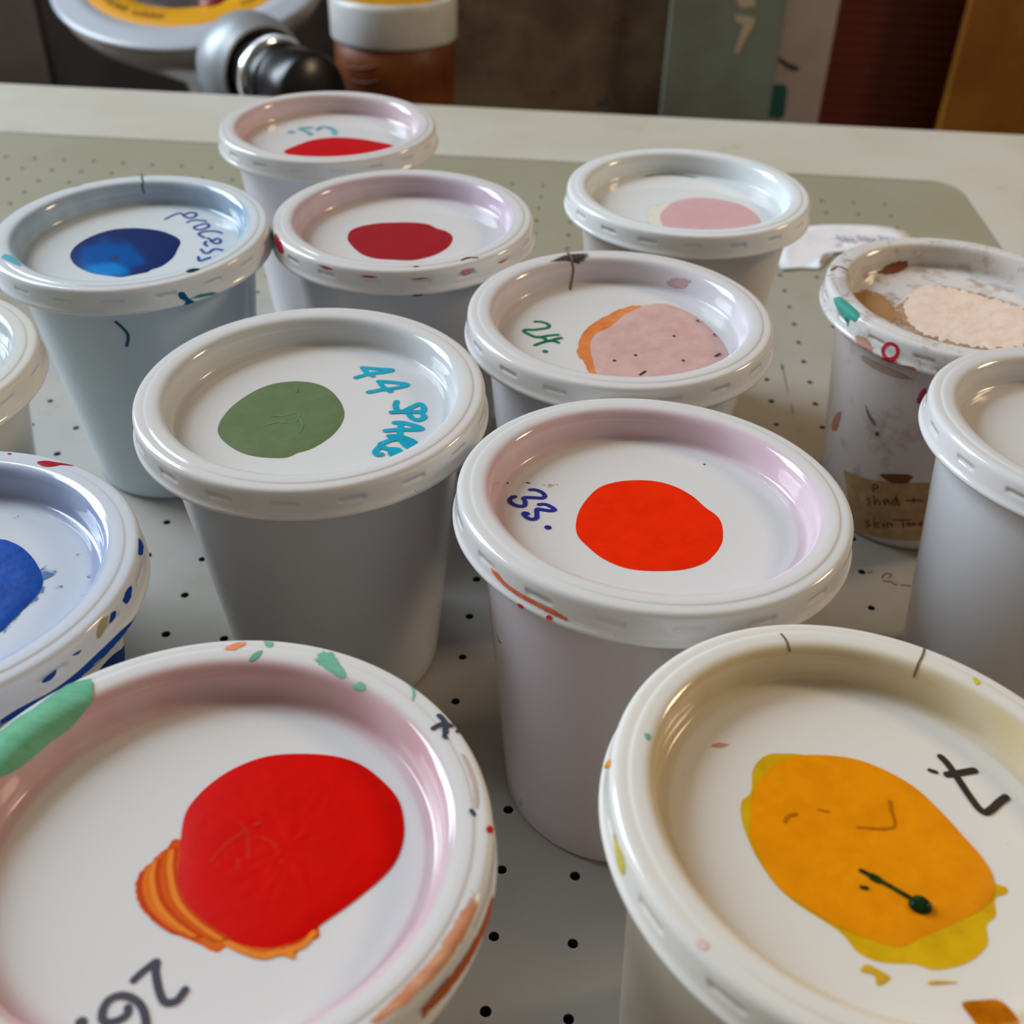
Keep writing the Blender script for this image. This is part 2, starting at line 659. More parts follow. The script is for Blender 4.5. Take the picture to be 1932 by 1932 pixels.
def strokes(p, name, lines, width, mat, where='floor', lift=0.00012, label=None, smooth=5):
    if name not in ('handwriting', 'printing_mark') and len(lines) > 1:
        return [strokes(p, name, [ln], width, mat, where, lift, label, smooth) for ln in lines]
    """pen lines: each a list of pixel points, width in metres"""
    verts, faces = [], []
    for li, ln in enumerate(lines):
        w = width
        if isinstance(ln, tuple):
            ln, w = ln[0], ln[1]
        lf = lift + li * 8e-6
        if len(ln) == 1:
            loc, nn = hit(p, *ln[0], where)
            u = nn.orthogonal().normalized(); v = nn.cross(u)
            b = len(verts)
            verts.append(loc + nn * lf)
            for k in range(14):
                a = 2 * math.pi * k / 14
                verts.append(loc + nn * lf + (u * math.cos(a) + v * math.sin(a)) * w * 0.75)
            faces += [(b, b + 1 + k, b + 1 + (k + 1) % 14) for k in range(14)]
            continue
        H = []
        for q in catmull([(x, y, 0) for x, y in ln], smooth, False):
            h_ = hit(p, q.x, q.y, where)
            if not H or (h_[0] - H[-1][0]).length > w * 0.12:
                H.append(h_)
        if len(H) < 2: continue
        L = len(H)
        b = len(verts)
        T = [(H[min(i + 1, L - 1)][0] - H[max(i - 1, 0)][0]).normalized() for i in range(L)]
        for i in range(L):
            loc, nn = H[i]
            sd = nn.cross(T[i]).normalized() * w * 0.5
            e = nn * (lf + i * 1.5e-6)
            verts += [loc + e - sd, loc + e + sd]
        for i in range(L - 1):
            k = b + 2 * i
            faces.append((k, k + 2, k + 3, k + 1))
        for i, sg in ((0, -1), (L - 1, 1)):              # round ends
            loc, nn = H[i]
            sd = nn.cross(T[i]).normalized() * w * 0.5
            e = nn * (lf + i * 1.5e-6)
            c0 = len(verts)
            for k in range(1, 6):
                a = math.pi * k / 6
                verts.append(loc + e - sd * math.cos(a) + T[i] * sg * math.sin(a) * w * 0.5)
            f_ = [b + 2 * i] + list(range(c0, c0 + 5)) + [b + 2 * i + 1]
            faces.append(tuple(f_ if sg < 0 else f_[::-1]))
    o = mesh_obj(name, verts, faces, mat, p.tub if where == 'tub' else p.lid, smooth=False)
    if label: o['label'] = label
    return o

W = srgb(223, 222, 221)
def lidm(n, stain, amt, base=W, **k): return lid_plastic('lid_plastic_' + n, base, srgb(*stain), amt, **k)
def tubm(n, c, **k): return tub_plastic('tub_plastic_' + n, srgb(*c), **k)

POTS = {}
def P(key, *a, **k):
    POTS[key] = make_pot(key, *a, **k)
    return POTS[key]

# --- far scarlet pot
p = P('bred', -.1072, .2867, -.0028, .0226, -94, 'farthest white paint pot, scarlet swatch and faint turquoise writing, by the far border',
      lidm('scarlet', (214, 186, 196), .8), tubm('scarlet', (222, 219, 226)))
C = lambda pts: crop(400, 150, 2.972, pts)
patch(p, 'paint_swatch', C([(405, 402), (460, 375), (560, 340), (680, 325), (800, 330), (900, 345), (1000, 365), (1030, 385), (1000, 410), (900, 440), (700, 455), (520, 445), (430, 422)]),
      paint((196, 22, 28), 0.3), label='scarlet dried ink swatch')
C = lambda pts: crop(540, 215, 16.1, pts)
strokes(p, 'handwriting', [C([(740, 420), (560, 425), (430, 455), (560, 510), (680, 570), (740, 630)]), C([(960, 480), (1050, 410), (1200, 405), (1350, 440), (1450, 510), (1470, 610)]), C([(160, 550)])],
        0.0026, ink('ink_faded_turquoise', (112, 176, 190)), label='faint turquoise pen writing')

# --- process blue pot
p = P('proc', -.1500, .1600, .0084, .0471, -98, 'white paint pot with deep blue swatch and the blue handwritten word process',
      lidm('process', (120, 160, 196), .75, srgb(220, 228, 232)), tubm('process', (196, 212, 220)))
C8 = lambda pts: crop(120, 410, 8.05, pts)
def blend(a, b, t):
    t = max(0.0, min(1.0, t)); t = t * t * (3 - 2 * t)
    return tuple(a[i] + (b[i] - a[i]) * t for i in range(3)) + (1,)
_dk, _md, _lt = srgb(26, 46, 104), srgb(0, 82, 160), srgb(0, 128, 208)
def proc_col(x, y):
    u, v = (x - 120) * 8.05, (y - 410) * 8.05
    n = noise.noise(Vector((u * .004, v * .006, 0))) * 0.25
    d1 = math.hypot((u - 700) / 620, (v - 640) / 330) + n
    c = blend(_md, _dk, (d1 - 0.55) / 0.5)
    d2 = math.hypot((u - 640) / 420, (v - 820) / 150) + n
    c = blend(_lt, c, (d2 - 0.35) / 0.7)
    d3 = math.hypot((u - 780) / 110, (v - 640) / 70)
    c = blend(srgb(30, 70, 120), c, (d3 - .3) / .8)
    return c
patch(p, 'paint_swatch', C8([(100, 600), (130, 500), (230, 400), (400, 300), (600, 225), (800, 180), (1060, 165), (1300, 180), (1500, 215), (1660, 275), (1750, 330), (1778, 390), (1740, 470), (1680, 590), (1600, 670), (1480, 750), (1330, 800), (1270, 835), (1100, 870), (1000, 890), (880, 910), (750, 900), (600, 880), (430, 850), (280, 790), (160, 710)]),
      vcol_paint('paint_process_blue', 0.3, 0.15), rings=26, colf=proc_col, label='swirled deep and bright blue ink swatch')
CP = lambda pts: crop(290, 370, 12.075, pts)
strokes(p, 'handwriting', [
    CP([(260, 530), (440, 440), (590, 390), (690, 425), (800, 385), (930, 385), (970, 430), (900, 490), (780, 500), (680, 450)]),
    CP([(760, 600), (860, 560), (1000, 550), (1190, 575)]),
    CP([(920, 700), (1050, 660), (1190, 630), (1260, 670), (1200, 730), (1060, 770), (950, 755), (920, 710)]),
    CP([(1550, 850), (1440, 810), (1250, 800), (1080, 830), (1030, 880), (1150, 950)]),
    CP([(1230, 960), (1340, 1010), (1440, 970), (1520, 1010), (1500, 1070), (1400, 1080), (1300, 1030)]),
    CP([(1190, 1040), (1160, 1090), (1210, 1140)]),
    CP([(1080, 1220), (1160, 1300), (1260, 1290), (1380, 1210), (1560, 1235)]),
    CP([(1020, 1390), (1040, 1480), (1150, 1450), (1280, 1405)])],
    0.00105, ink('ink_blue_pen', (24, 70, 168)), label='blue handwritten word process')
C = lambda pts: crop(0, 300, 2.927, pts)
strokes(p, 'crack', [C([(790, 84), (784, 105), (790, 130), (786, 150), (796, 185)])], 0.0006, ink('crack_blue', (52, 96, 120)), 'lid')
patch(p, 'paint_smear', C([(985, 740), (1015, 735), (1042, 768), (1080, 792), (1060, 803), (1015, 818), (1028, 792), (990, 766)]), paint((10, 92, 138)), 'lid', h=0.0001, rings=4)
patch(p, 'paint_smear', C([(1040, 775), (1100, 745), (1200, 732), (1195, 746), (1110, 766)]), paint((60, 140, 160), streak=.45, scale=400), 'lid', h=0.00005, rings=4)
patch(p, 'paint_smear', C([(1025, 622), (1060, 605), (1105, 608), (1060, 626)]), paint((18, 70, 58)), 'lid', h=0.0001, rings=3)
patch(p, 'paint_smear', C([(4, 525), (60, 530), (110, 570), (128, 600), (60, 575), (4, 548)]), paint((96, 176, 200), streak=.42, scale=300), 'lid', h=0.00005, rings=4)
patch(p, 'paint_smear', C([(390, 152), (420, 143), (450, 146), (420, 154)]), paint((120, 180, 200), streak=.4, scale=300), 'lid', h=0.00003, rings=3)
strokes(p, 'paint_drip', [(C([(640, 900), (680, 935), (708, 975), (700, 1030)]), 0.0011)], 0.0011, paint((20, 88, 116)), 'tub')

# --- crimson pot
p = P('crim', -.0568, .1853, .0099, .0187, -94, 'white paint pot with dark crimson swatch and red stained slots around its lid',
      lidm('crimson', (204, 180, 204), .8), tubm('crimson', (206, 206, 212)))
C = lambda pts: crop(400, 150, 2.972, pts)
patch(p, 'paint_swatch', C([(760, 890), (775, 850), (830, 825), (920, 808), (1000, 803), (1120, 802), (1210, 812), (1260, 835), (1310, 850), (1345, 875), (1348, 905), (1320, 945), (1260, 980), (1200, 1000), (1120, 1015), (1020, 1012), (920, 1005), (850, 985), (800, 950), (770, 915)]),
      paint((160, 36, 44), 0.35), label='dark crimson ink swatch')
red = paint((186, 76, 96), 0.4, streak=.40, scale=350)
for a in ([(585, 1038), (640, 1046), (682, 1066), (640, 1066)], [(825, 1100), (880, 1098), (932, 1108), (880, 1114)], [(1112, 1118), (1165, 1112), (1220, 1112), (1165, 1123)], [(1600, 1030), (1640, 1010), (1660, 1006), (1625, 1030)]):
    patch(p, 'paint_smear', C(a), red, 'lid', h=0.00002, rings=3)
patch(p, 'paint_smear', C([(1380, 1090), (1400, 1065), (1480, 1050), (1470, 1085), (1400, 1110)]), paint((206, 130, 140), 0.4, streak=.5, scale=300), 'lid', h=0.00002, rings=4)
patch(p, 'paint_smear', C([(352, 860), (375, 880), (405, 950), (400, 985), (370, 960), (352, 910)]), paint((176, 44, 64), streak=.38, scale=260), 'lid', h=0.00005, rings=4)
strokes(p, 'paint_smear', [C([(1400, 1015), (1430, 1002), (1490, 1000)]), C([(1135, 1050), (1155, 1050)]), C([(1130, 1218), (1180, 1218)])], 0.0007, paint((120, 40, 54)), 'lid')

# --- pale pink plain pot
p = P('pink', .0496, .2295, .0033, .0111, -90, 'white paint pot with a smooth pale pink swatch beside the torn paper',
      lidm('pale', (206, 218, 222), .5, srgb(234, 238, 238)), tubm('pale', (214, 208, 202)))
C = lambda pts: crop(860, 260, 2.76, pts)
patch(p, 'paint_smear', C([(985, 400), (1000, 360), (1050, 345), (1150, 350), (1150, 470), (1070, 475), (1010, 460)]), paint((226, 226, 212), 0.5, streak=.3), h=0.00005, rings=4, label='thin cream paint smear')
patch(p, 'paint_swatch', C([(1055, 410), (1085, 365), (1150, 330), (1230, 314), (1320, 315), (1420, 330), (1500, 355), (1560, 395), (1590, 440), (1590, 475), (1560, 505), (1500, 535), (1380, 550), (1240, 545), (1130, 510), (1075, 465)]),
      paint((214, 172, 174), 0.25), label='pale pink ink swatch', h=0.0004)
strip(p, 'paint_smear', C([(980, 196), (1060, 186), (1150, 188), (1260, 204)]), C([(980, 206), (1060, 197), (1150, 200), (1260, 212)]), paint((120, 160, 164), streak=.4, scale=300))

# --- pot 24
p = P('p24', .0230, .1162, .0010, .0060, -92, 'white paint pot with dusty pink swatch edged in orange and a green number 24',
      lidm('twenty_four', (206, 196, 212), .55), tubm('twenty_four', (212, 210, 210)))
patch(p, 'paint_smear', C([(632, 1125), (650, 1035), (690, 985), (760, 940), (850, 895), (960, 874), (1010, 900), (1050, 1000), (1000, 1120), (860, 1200), (735, 1240), (690, 1212), (660, 1160)]),
      paint((224, 144, 84), 0.4, var=(206, 116, 60)), center=C([(820, 1060)])[0], h=0.00008, rings=8, label='orange paint under the pink swatch', jag=.05)
patch(p, 'paint_swatch', C([(700, 1100), (706, 1055), (745, 1015), (810, 985), (870, 930), (930, 900), (990, 874), (1080, 865), (1180, 895), (1260, 940), (1330, 1000), (1390, 1070), (1415, 1130), (1415, 1180), (1370, 1225), (1290, 1268), (1150, 1292), (950, 1298), (800, 1288), (740, 1245), (715, 1170)]),
      paint((208, 172, 166), 0.45, var=(198, 160, 154), bump=.5), h=0.0003, lift=0.00018, label='dusty pink ink swatch')
CH = lambda pts: crop(970, 590, 19.32, pts)
strokes(p, 'handwriting', [
    CH([(760, 335), (960, 335), (1180, 400), (1270, 470), (1210, 560), (980, 600), (700, 630), (420, 630), (360, 690), (520, 790), (760, 890), (960, 900), (1120, 960), (1180, 1030), (1350, 1020), (1560, 960), (1700, 930)]),
    CH([(1600, 810), (1350, 830), (1150, 860), (1000, 890)]), CH([(760, 1190), (980, 1110), (1200, 1050), (1440, 1040), (1610, 1100)]), CH([(1130, 1420)])],
    0.00125, ink('ink_green', (0, 122, 78)), label='green handwritten number 24')
strokes(p, 'paint_smear', [C([q]) for q in ((1257, 960), (1345, 1033), (1412, 1162), (1070, 1272), (1183, 1168), (935, 1140), (1135, 1040), (825, 1168))] + [C([(1350, 1145), (1375, 1132)]), C([(958, 1242), (985, 1224)])],
        0.0007, ink('speck_black', (34, 28, 28)), lift=0.0006)
patch(p, 'paint_smear', C([(470, 648), (540, 612), (600, 598), (700, 597), (706, 626), (650, 664), (600, 648), (540, 646)]), paint((70, 66, 66), 0.5, streak=.50, scale=420, stretch=(1, 3, 1)), 'lid', h=0.00003, rings=6, label='black smear across the rim')
strokes(p, 'crack', [C([(578, 592), (600, 622), (606, 650), (612, 690), (604, 740), (596, 792)])], 0.0008, ink('crack_brown', (132, 104, 88)), 'lid')
patch(p, 'paint_smear', C([(1090, 750), (1140, 725), (1230, 742), (1200, 780), (1130, 785)]), paint((200, 168, 172), streak=.42), 'lid', h=0.00002, rings=4)

# --- pot with tape label (shorter, worn)
p = P('tan', .1440, .1640, -.0129, .0208, -98, 'worn spattered paint pot with dried flesh swatch, teal mark and tape label',
      lidm('worn', (190, 176, 160), .5, srgb(224, 222, 220), dirt=srgb(158, 132, 112), dirt_amt=.7), tubm('worn', (204, 196, 192), dirt=srgb(150, 124, 108), amt=.5), zl=ZL_TAN)
C = lambda pts: crop(1500, 420, 2.194, pts)
patch(p, 'paint_smear', C([(420, 345), (500, 285), (600, 262), (760, 290), (900, 335), (1010, 380), (1050, 470), (950, 540), (760, 540), (520, 480), (370, 400), (330, 350)]), paint((196, 162, 132), 0.6, var=(150, 118, 96), streak=.33, scale=220), h=0.00003, rings=6, label='brown dirty paint halo')
patch(p, 'paint_swatch', C([(440, 335), (480, 292), (540, 264), (620, 268), (720, 290), (820, 320), (900, 345), (990, 385), (1020, 450), (960, 510), (840, 522), (700, 505), (560, 470), (470, 430), (450, 390)]),
      paint((236, 216, 202), 0.6, var=(228, 204, 188), bump=1.0), h=0.0004, lift=.0001, jag=.14, sub=10, label='crusty flesh coloured swatch')
patch(p, 'paint_smear', C([(225, 300), (290, 270), (380, 300), (430, 360), (420, 420), (340, 390), (260, 340)]), paint((176, 136, 96), 0.3, streak=.44, scale=150), h=0.00003, rings=6, label='amber brown residue on the lid floor')
for q_, c_ in (([(150, 230), (200, 235), (230, 290), (190, 300)], (196, 190, 188)), ([(250, 470), (300, 480), (320, 530), (270, 520)], (190, 150, 132)), ([(430, 590), (500, 600), (490, 620), (440, 612)], (170, 120, 84)), ([(170, 440), (230, 490), (300, 545), (290, 560), (220, 515)], (150, 112, 92)), ([(300, 560), (350, 590), (400, 610), (390, 625), (330, 600)], (160, 110, 84))):
    patch(p, 'paint_smear', C(q_), paint(c_, 0.4, streak=.34, scale=260), 'lid', h=0.00003, rings=4, jag=.1)
for q_, c_ in (([(290, 750), (310, 790), (335, 830), (325, 840), (300, 800)], (120, 112, 116)), ([(330, 870), (345, 862), (350, 880), (336, 884)], (90, 84, 84)), ([(270, 545), (380, 595), (480, 640), (470, 655), (360, 622), (280, 575)], (172, 150, 136))):
    patch(p, 'paint_smear', C(q_), paint(c_, 0.5, streak=.36, scale=200), 'tub', h=0.00003, rings=4)
patch(p, 'paint_smear', C([(160, 310), (200, 318), (265, 375), (250, 412), (230, 402), (220, 432), (208, 408), (182, 372)]), paint((72, 158, 142), 0.35), 'lid', h=0.00012, rings=5, sub=8, jag=.08, label='teal paint mark on the lid edge')
_ring = [(395 + 31 * math.cos(t), 532 + 32 * math.sin(t)) for t in np.linspace(0, 6.2, 14)]
strokes(p, 'paint_smear', [C(_ring), C([(360, 565), (390, 573), (412, 568)])], 0.0011, paint((196, 44, 66)), 'lid', label='red paint ring on the lid edge')
strokes(p, 'crack', [C([(150, 198), (180, 182), (215, 197)])], 0.0009, ink('crack_tan', (120, 84, 58)), 'lid')
patch(p, 'paint_smear', C([(335, 205), (400, 165), (465, 157), (458, 195), (390, 217)]), paint((140, 88, 60), 0.5, streak=.38, scale=150), 'lid', h=0.00004, rings=5, label='brown stain inside the rim')
patch(p, 'paint_smear', C([(498, 750), (520, 692), (548, 685), (542, 735), (516, 754)]), paint((176, 60, 82), streak=.44, scale=300), 'tub', h=0.00004, rings=4)
patch(p, 'paint_smear', crop(1380, 540, 6.036, [(1140, 1600), (1160, 1510), (1210, 1432), (1255, 1430), (1240, 1530), (1200, 1640), (1160, 1652)]), paint((176, 120, 96), 0.5, streak=.3), 'tub', h=0.00005, rings=4)
CT = lambda pts: crop(1560, 840, 6.9, pts)
m_tape = paint((186, 158, 116), 0.55, var=(166, 132, 96), bump=.15)
strip(p, 'tape_label', CT([(220, 320), (420, 400), (700, 470), (1000, 488), (1340, 488)]), CT([(330, 1060), (480, 1150), (760, 1210), (1000, 1236), (1240, 1240)]), m_tape, 'tub', lift=0.00012, rows=8, label='brownish masking tape label')
patch(p, 'paint_smear', CT([(690, 380), (800, 372), (1100, 385), (1090, 470), (980, 500), (800, 470)]), paint((124, 76, 42), 0.5, streak=.3), 'tub', h=0.00004, rings=4, lift=.0002)
strokes(p, 'handwriting', [
    CT([(610, 600), (610, 510), (670, 520), (660, 550), (615, 560)]),
    CT([(570, 680), (530, 700), (570, 730), (540, 765)]), CT([(620, 660), (630, 770), (650, 710), (690, 730), (690, 775)]), CT([(780, 700), (740, 720), (760, 765), (800, 700), (820, 770)]), CT([(890, 690), (850, 760), (900, 765), (905, 650), (940, 780)]), CT([(1040, 715), (1250, 715)]), CT([(1130, 680), (1130, 740)]),
    CT([(560, 970), (510, 1000), (570, 1030), (520, 1060)]), CT([(620, 960), (625, 1070)]), CT([(680, 1000), (630, 1030), (690, 1065)]), CT([(740, 1010), (740, 1060)]), CT([(790, 1060), (790, 1010), (840, 1020), (850, 1050)]),
    CT([(880, 965), (980, 970), (1100, 960)]), CT([(985, 965), (1000, 1060)]), CT([(1060, 1000), (1040, 1030), (1090, 1040), (1070, 1000)]), CT([(1120, 1040), (1125, 1000), (1160, 1035)]), CT([(1190, 1010), (1240, 1000), (1200, 1040), (1240, 1030)])],
    0.0006, ink('ink_brown', (112, 60, 26)), 'tub', lift=.0003, label='brown handwriting reading shade + skin Tone')

# --- plain pot at the right
p = P('grey', .1562, .0650, -.0267, -.0291, -95, 'clean white paint pot with bare lid, in front of the spattered pot',
      lidm('plain', (196, 190, 186), .35), tubm('plain', (216, 218, 222)))

# --- plain pot at the left
p = P('lsm', -.1903, .0567, -.0035, .0078, -92, 'white paint pot with bluish recess and no writing, against the blue process pot',
      lidm('bluish', (170, 186, 206), .6, srgb(226, 228, 224)), tubm('bluish', (210, 212, 208)))

# --- green pot
p = P('green', -.0615, .0578, .0084, .0267, -85.5, 'white paint pot with sage green swatch and turquoise writing 44 SPARE',
      lidm('green', (186, 200, 210), .5), tubm('green', (206, 207, 210)))
CG = lambda pts: crop(400, 700, 7.43, pts)
patch(p, 'paint_swatch', CG([(80, 830), (110, 720), (180, 610), (280, 500), (420, 390), (600, 280), (780, 205), (950, 165), (1180, 145), (1400, 165), (1560, 215), (1680, 290), (1770, 390), (1830, 490), (1855, 590), (1840, 690), (1780, 800), (1680, 910), (1560, 1000), (1420, 1080), (1300, 1125), (1200, 1150), (1130, 1185), (1040, 1215), (900, 1222), (700, 1210), (500, 1175), (330, 1105), (190, 1010), (110, 920)]),
      paint((106, 126, 88), 0.42, var=(99, 119, 81), bump=.2), h=0.0004, label='sage green ink swatch', wrinkle=.00008)
_gw = paint((110, 132, 98), 0.4)
strokes(p, 'paint_ridge', [CG([(800, 640), (1000, 650), (1180, 600)]), CG([(700, 800), (900, 740), (1150, 740), (1230, 640)]), CG([(1230, 690), (1270, 780), (1230, 880)]), CG([(1180, 270), (1190, 310)])], 0.0006, _gw, lift=0.00055)
C = lambda pts: crop(650, 670, 8.782, pts)
strokes(p, 'handwriting', [
    C([(300, 210), (560, 235), (790, 250), (640, 290), (430, 310), (190, 378)]), C([(300, 215), (370, 290), (470, 350)]),
    C([(570, 440), (800, 455), (1040, 495), (850, 550), (640, 575), (400, 620)]), C([(580, 450), (640, 530), (760, 605)]),
    C([(865, 775), (845, 840), (880, 920), (980, 930), (1130, 860), (1250, 815), (1310, 880), (1280, 940), (1100, 945), (950, 945), (780, 955)]), C([(1050, 960), (1120, 1050), (1230, 1080), (1320, 1030), (1270, 960)]),
    C([(830, 1125), (960, 1125), (1130, 1165), (1280, 1225), (1100, 1240), (900, 1240), (680, 1260)]), C([(930, 1140), (925, 1240), (910, 1340)]),
    C([(740, 1345), (900, 1350), (1060, 1400), (1170, 1465), (1120, 1520), (1020, 1510), (930, 1420), (820, 1400), (600, 1480)]), C([(960, 1450), (1060, 1450), (1130, 1480)]),
    C([(620, 1490), (520, 1590), (520, 1640), (570, 1660), (610, 1650)]), C([(590, 1520), (720, 1560), (880, 1570), (900, 1630), (790, 1660), (770, 1600)]), C([(800, 1600), (860, 1620)])],
    0.0017, ink('ink_turquoise', (0, 172, 204), .4), label='turquoise handwriting reading 44 SPARE')

# --- blue pot
p = P('blue', -.1295, -.0281, -.0116, -.0205, -90, 'white paint pot with ultramarine swatch and blue paint smeared around its lid edge',
      lidm('ultramarine', (128, 150, 196), .8, srgb(212, 219, 230)), tubm('ultramarine', (206, 210, 214)))
C = lambda pts: crop(0, 820, 2.841, pts)
patch(p, 'paint_smear', C([(150, 720), (240, 700), (265, 690), (240, 712), (322, 722), (300, 752), (235, 772), (252, 820), (215, 880), (130, 950), (0, 1075), (-100, 1000), (0, 800)]), paint((88, 128, 176), 0.5, streak=.40, scale=260), center=C([(80, 850)])[0], h=0.00004, rings=6, jag=.04)
patch(p, 'paint_swatch', C([(0, 562), (50, 572), (120, 608), (180, 668), (220, 740), (230, 800), (200, 862), (130, 935), (60, 1005), (0, 1062), (-80, 1090), (-180, 1070), (-290, 980), (-340, 860), (-330, 720), (-250, 600), (-110, 555)]),
      paint((38, 84, 176), 0.35, var=(30, 74, 160), bump=.8), h=0.0006, lift=.0001, wrinkle=.00015, label='thick ultramarine ink swatch')
bl = paint((20, 66, 152), 0.35)
strip(p, 'paint_smear', C([(0, 1530), (130, 1450), (260, 1385), (380, 1300), (490, 1200), (590, 1105), (690, 1012), (738, 968)]), C([(0, 1555), (150, 1478), (290, 1400), (430, 1315), (540, 1225), (625, 1130), (690, 1062), (730, 1000)]), paint((20, 66, 152), 0.35, streak=.16, scale=220), label='broad blue smear along the lid edge')
for a in ([(660, 885), (680, 830), (705, 810), (702, 870), (675, 912)], [(583, 1008), (600, 950), (622, 945), (612, 985)], [(225, 1325), (255, 1292), (306, 1255), (300, 1288), (250, 1327)], [(742, 640), (743, 560), (768, 592), (762, 640)], [(385, 1185), (410, 1165), (440, 1150), (420, 1175)]):
    patch(p, 'paint_smear', C(a), bl, 'lid', h=0.00008, rings=4, jag=.3, sub=8)
patch(p, 'paint_smear', C([(512, 1092), (530, 1005), (580, 960), (578, 1012), (535, 1096)]), paint((168, 160, 118), 0.5, streak=.42, scale=300), 'lid', h=0.00003, rings=4)
patch(p, 'paint_smear', C([(198, 150), (240, 140), (300, 148), (350, 156), (396, 168), (330, 163), (280, 172), (232, 170)]), paint((170, 28, 44)), 'lid', h=0.0001, rings=4, label='red paint fleck on the rim')
patch(p, 'paint_smear', C([(38, 103), (50, 99), (64, 104), (50, 108)]), paint((170, 28, 44)), 'lid', h=0.00005, rings=3)
patch(p, 'paint_smear', C([(530, 1270), (600, 1185), (686, 1135), (692, 1215), (610, 1260)]), paint((18, 50, 118), 0.4), 'tub', h=0.00008, rings=5)
strokes(p, 'paint_smear', [C([(290, 828), (325, 815)]), C([(480, 760)]), C([(425, 645)]), C([(85, 442)]), C([(450, 862)])], 0.0009, paint((90, 104, 128), streak=.35, scale=300))

# --- pot 33
p = P('p33', .0316, .0199, -.0153, -.0435, -102, 'white paint pot with bright orange-red round swatch and blue number 33',
      lidm('thirty_three', (214, 172, 190), .7), tubm('thirty_three', (218, 208, 214)))
C = lambda pts: crop(840, 720, 2.415, pts)
patch(p, 'paint_swatch', C([(595, 655), (610, 590), (650, 530), (700, 485), (770, 460), (860, 450), (960, 455), (1050, 480), (1130, 525), (1180, 570), (1240, 615), (1262, 660), (1264, 720), (1245, 765), (1215, 800), (1185, 825), (1120, 850), (1040, 862), (920, 863), (830, 852), (760, 828), (700, 795), (640, 745), (605, 705)]),
      paint((240, 44, 2), 0.32, var=(232, 38, 2), bump=.15), h=0.0004, label='bright orange-red ink swatch', wrinkle=.00008)
C5 = lambda pts: crop(840, 860, 5.085, pts)
strokes(p, 'handwriting', [
    C5([(815, 328), (870, 330), (930, 355), (955, 390), (930, 408), (860, 405), (755, 405), (765, 440), (760, 482), (700, 486), (640, 460), (620, 430), (645, 400), (675, 398)]),
    C5([(900, 470), (960, 468), (1020, 495), (1050, 522), (1000, 530), (930, 520), (880, 515), (878, 560), (875, 600), (830, 612), (780, 595), (752, 565), (765, 552), (795, 562)]),
    C5([(985, 690)])], 0.0012, ink('ink_navy', (32, 38, 150)), label='blue handwritten number 33')
strokes(p, 'printing_mark', [C([(448, 470), (455, 474)]), C([(466, 474), (478, 468), (482, 478), (468, 480)]), C([(490, 474), (496, 470)]), C([(506, 470), (512, 472)])], 0.00022, ink('ink_faint_red', (206, 130, 118)))
strokes(p, 'paint_smear', [C([(1180, 378)]), C([(285, 463)]), C([(370, 460), (385, 464)])], 0.0004, ink('speck_dark', (40, 34, 34)), lift=.0001)
strip(p, 'paint_smear', C5([(430, 1070), (500, 1110), (580, 1210), (720, 1310), (880, 1395), (1040, 1470), (1190, 1560)]), C5([(450, 1120), (510, 1195), (590, 1270), (720, 1360), (860, 1435), (1010, 1515), (1160, 1585)]), paint((222, 142, 106), 0.4, var=(214, 98, 62), streak=.36, scale=260), label='orange smear on the lid edge')
strokes(p, 'paint_smear', [C5([(715, 1436), (740, 1448)]), C5([(990, 1552), (1010, 1556)])], 0.0011, paint((204, 60, 52)), 'lid')
strokes(p, 'scratch', [crop(820, 1060, 6.44, [(762, 890), (780, 950), (806, 985)])], 0.0004, ink('scratch_dark', (70, 60, 64)), 'tub')

# --- pot 26
p = P('r26', -.0451, -.0872, -.0231, -.0400, -90, 'nearest paint pot with red swatch, orange smear, purple number 26 and green rim paint',
      lidm('twenty_six', (200, 140, 150), .75), tubm('twenty_six', (214, 208, 206)))
C = lambda pts: crop(0, 1180, 2.0125, pts)
patch(p, 'paint_smear', C([(676, 815), (632, 845), (590, 882), (545, 930), (516, 985), (520, 1040), (548, 1090), (600, 1135), (660, 1170), (740, 1205), (818, 1240), (850, 1228), (880, 1218), (940, 1246), (990, 1264), (1050, 1248), (1112, 1258), (1140, 1225), (1165, 1210), (1210, 1150), (1000, 950), (800, 850)]),
      paint((222, 116, 34), 0.4, var=(206, 70, 12), bump=.4, scale=90, stretch=(1.0, 3.0, 1)), center=C([(860, 1050)])[0], h=0.00012, rings=10, jag=.03, sub=6, label='dragged orange paint beside the red swatch')
_bo = [paint((232, 134, 44), .4), paint((214, 88, 14), .4), paint((226, 112, 26), .4), paint((202, 66, 8), .4)]
def _lerp(a, b, t): return (a[0] + (b[0] - a[0]) * t, a[1] + (b[1] - a[1]) * t)
for i_ in range(10):
    f_ = i_ / 9
    strokes(p, 'brush_mark', [(C([_lerp((534, 958), (668, 852), f_), _lerp((524, 1005), (664, 930), f_), _lerp((540, 1062), (690, 1040), f_), _lerp((590, 1118), (760, 1120), f_), _lerp((640, 1150), (862, 1192), f_)]), .0006 + .0006 * ((i_ * 5) % 3))], .001, _bo[(i_ * 3) % 4], lift=.00016 + i_ * 6e-6)
strokes(p, 'brush_mark', [C([(860, 1205), (920, 1236), (1000, 1258), (1060, 1240)]), C([(1020, 1250), (1080, 1244), (1110, 1256)]), C([(1090, 1235), (1150, 1216), (1190, 1170)])], .0011, _bo[0], lift=.00016)
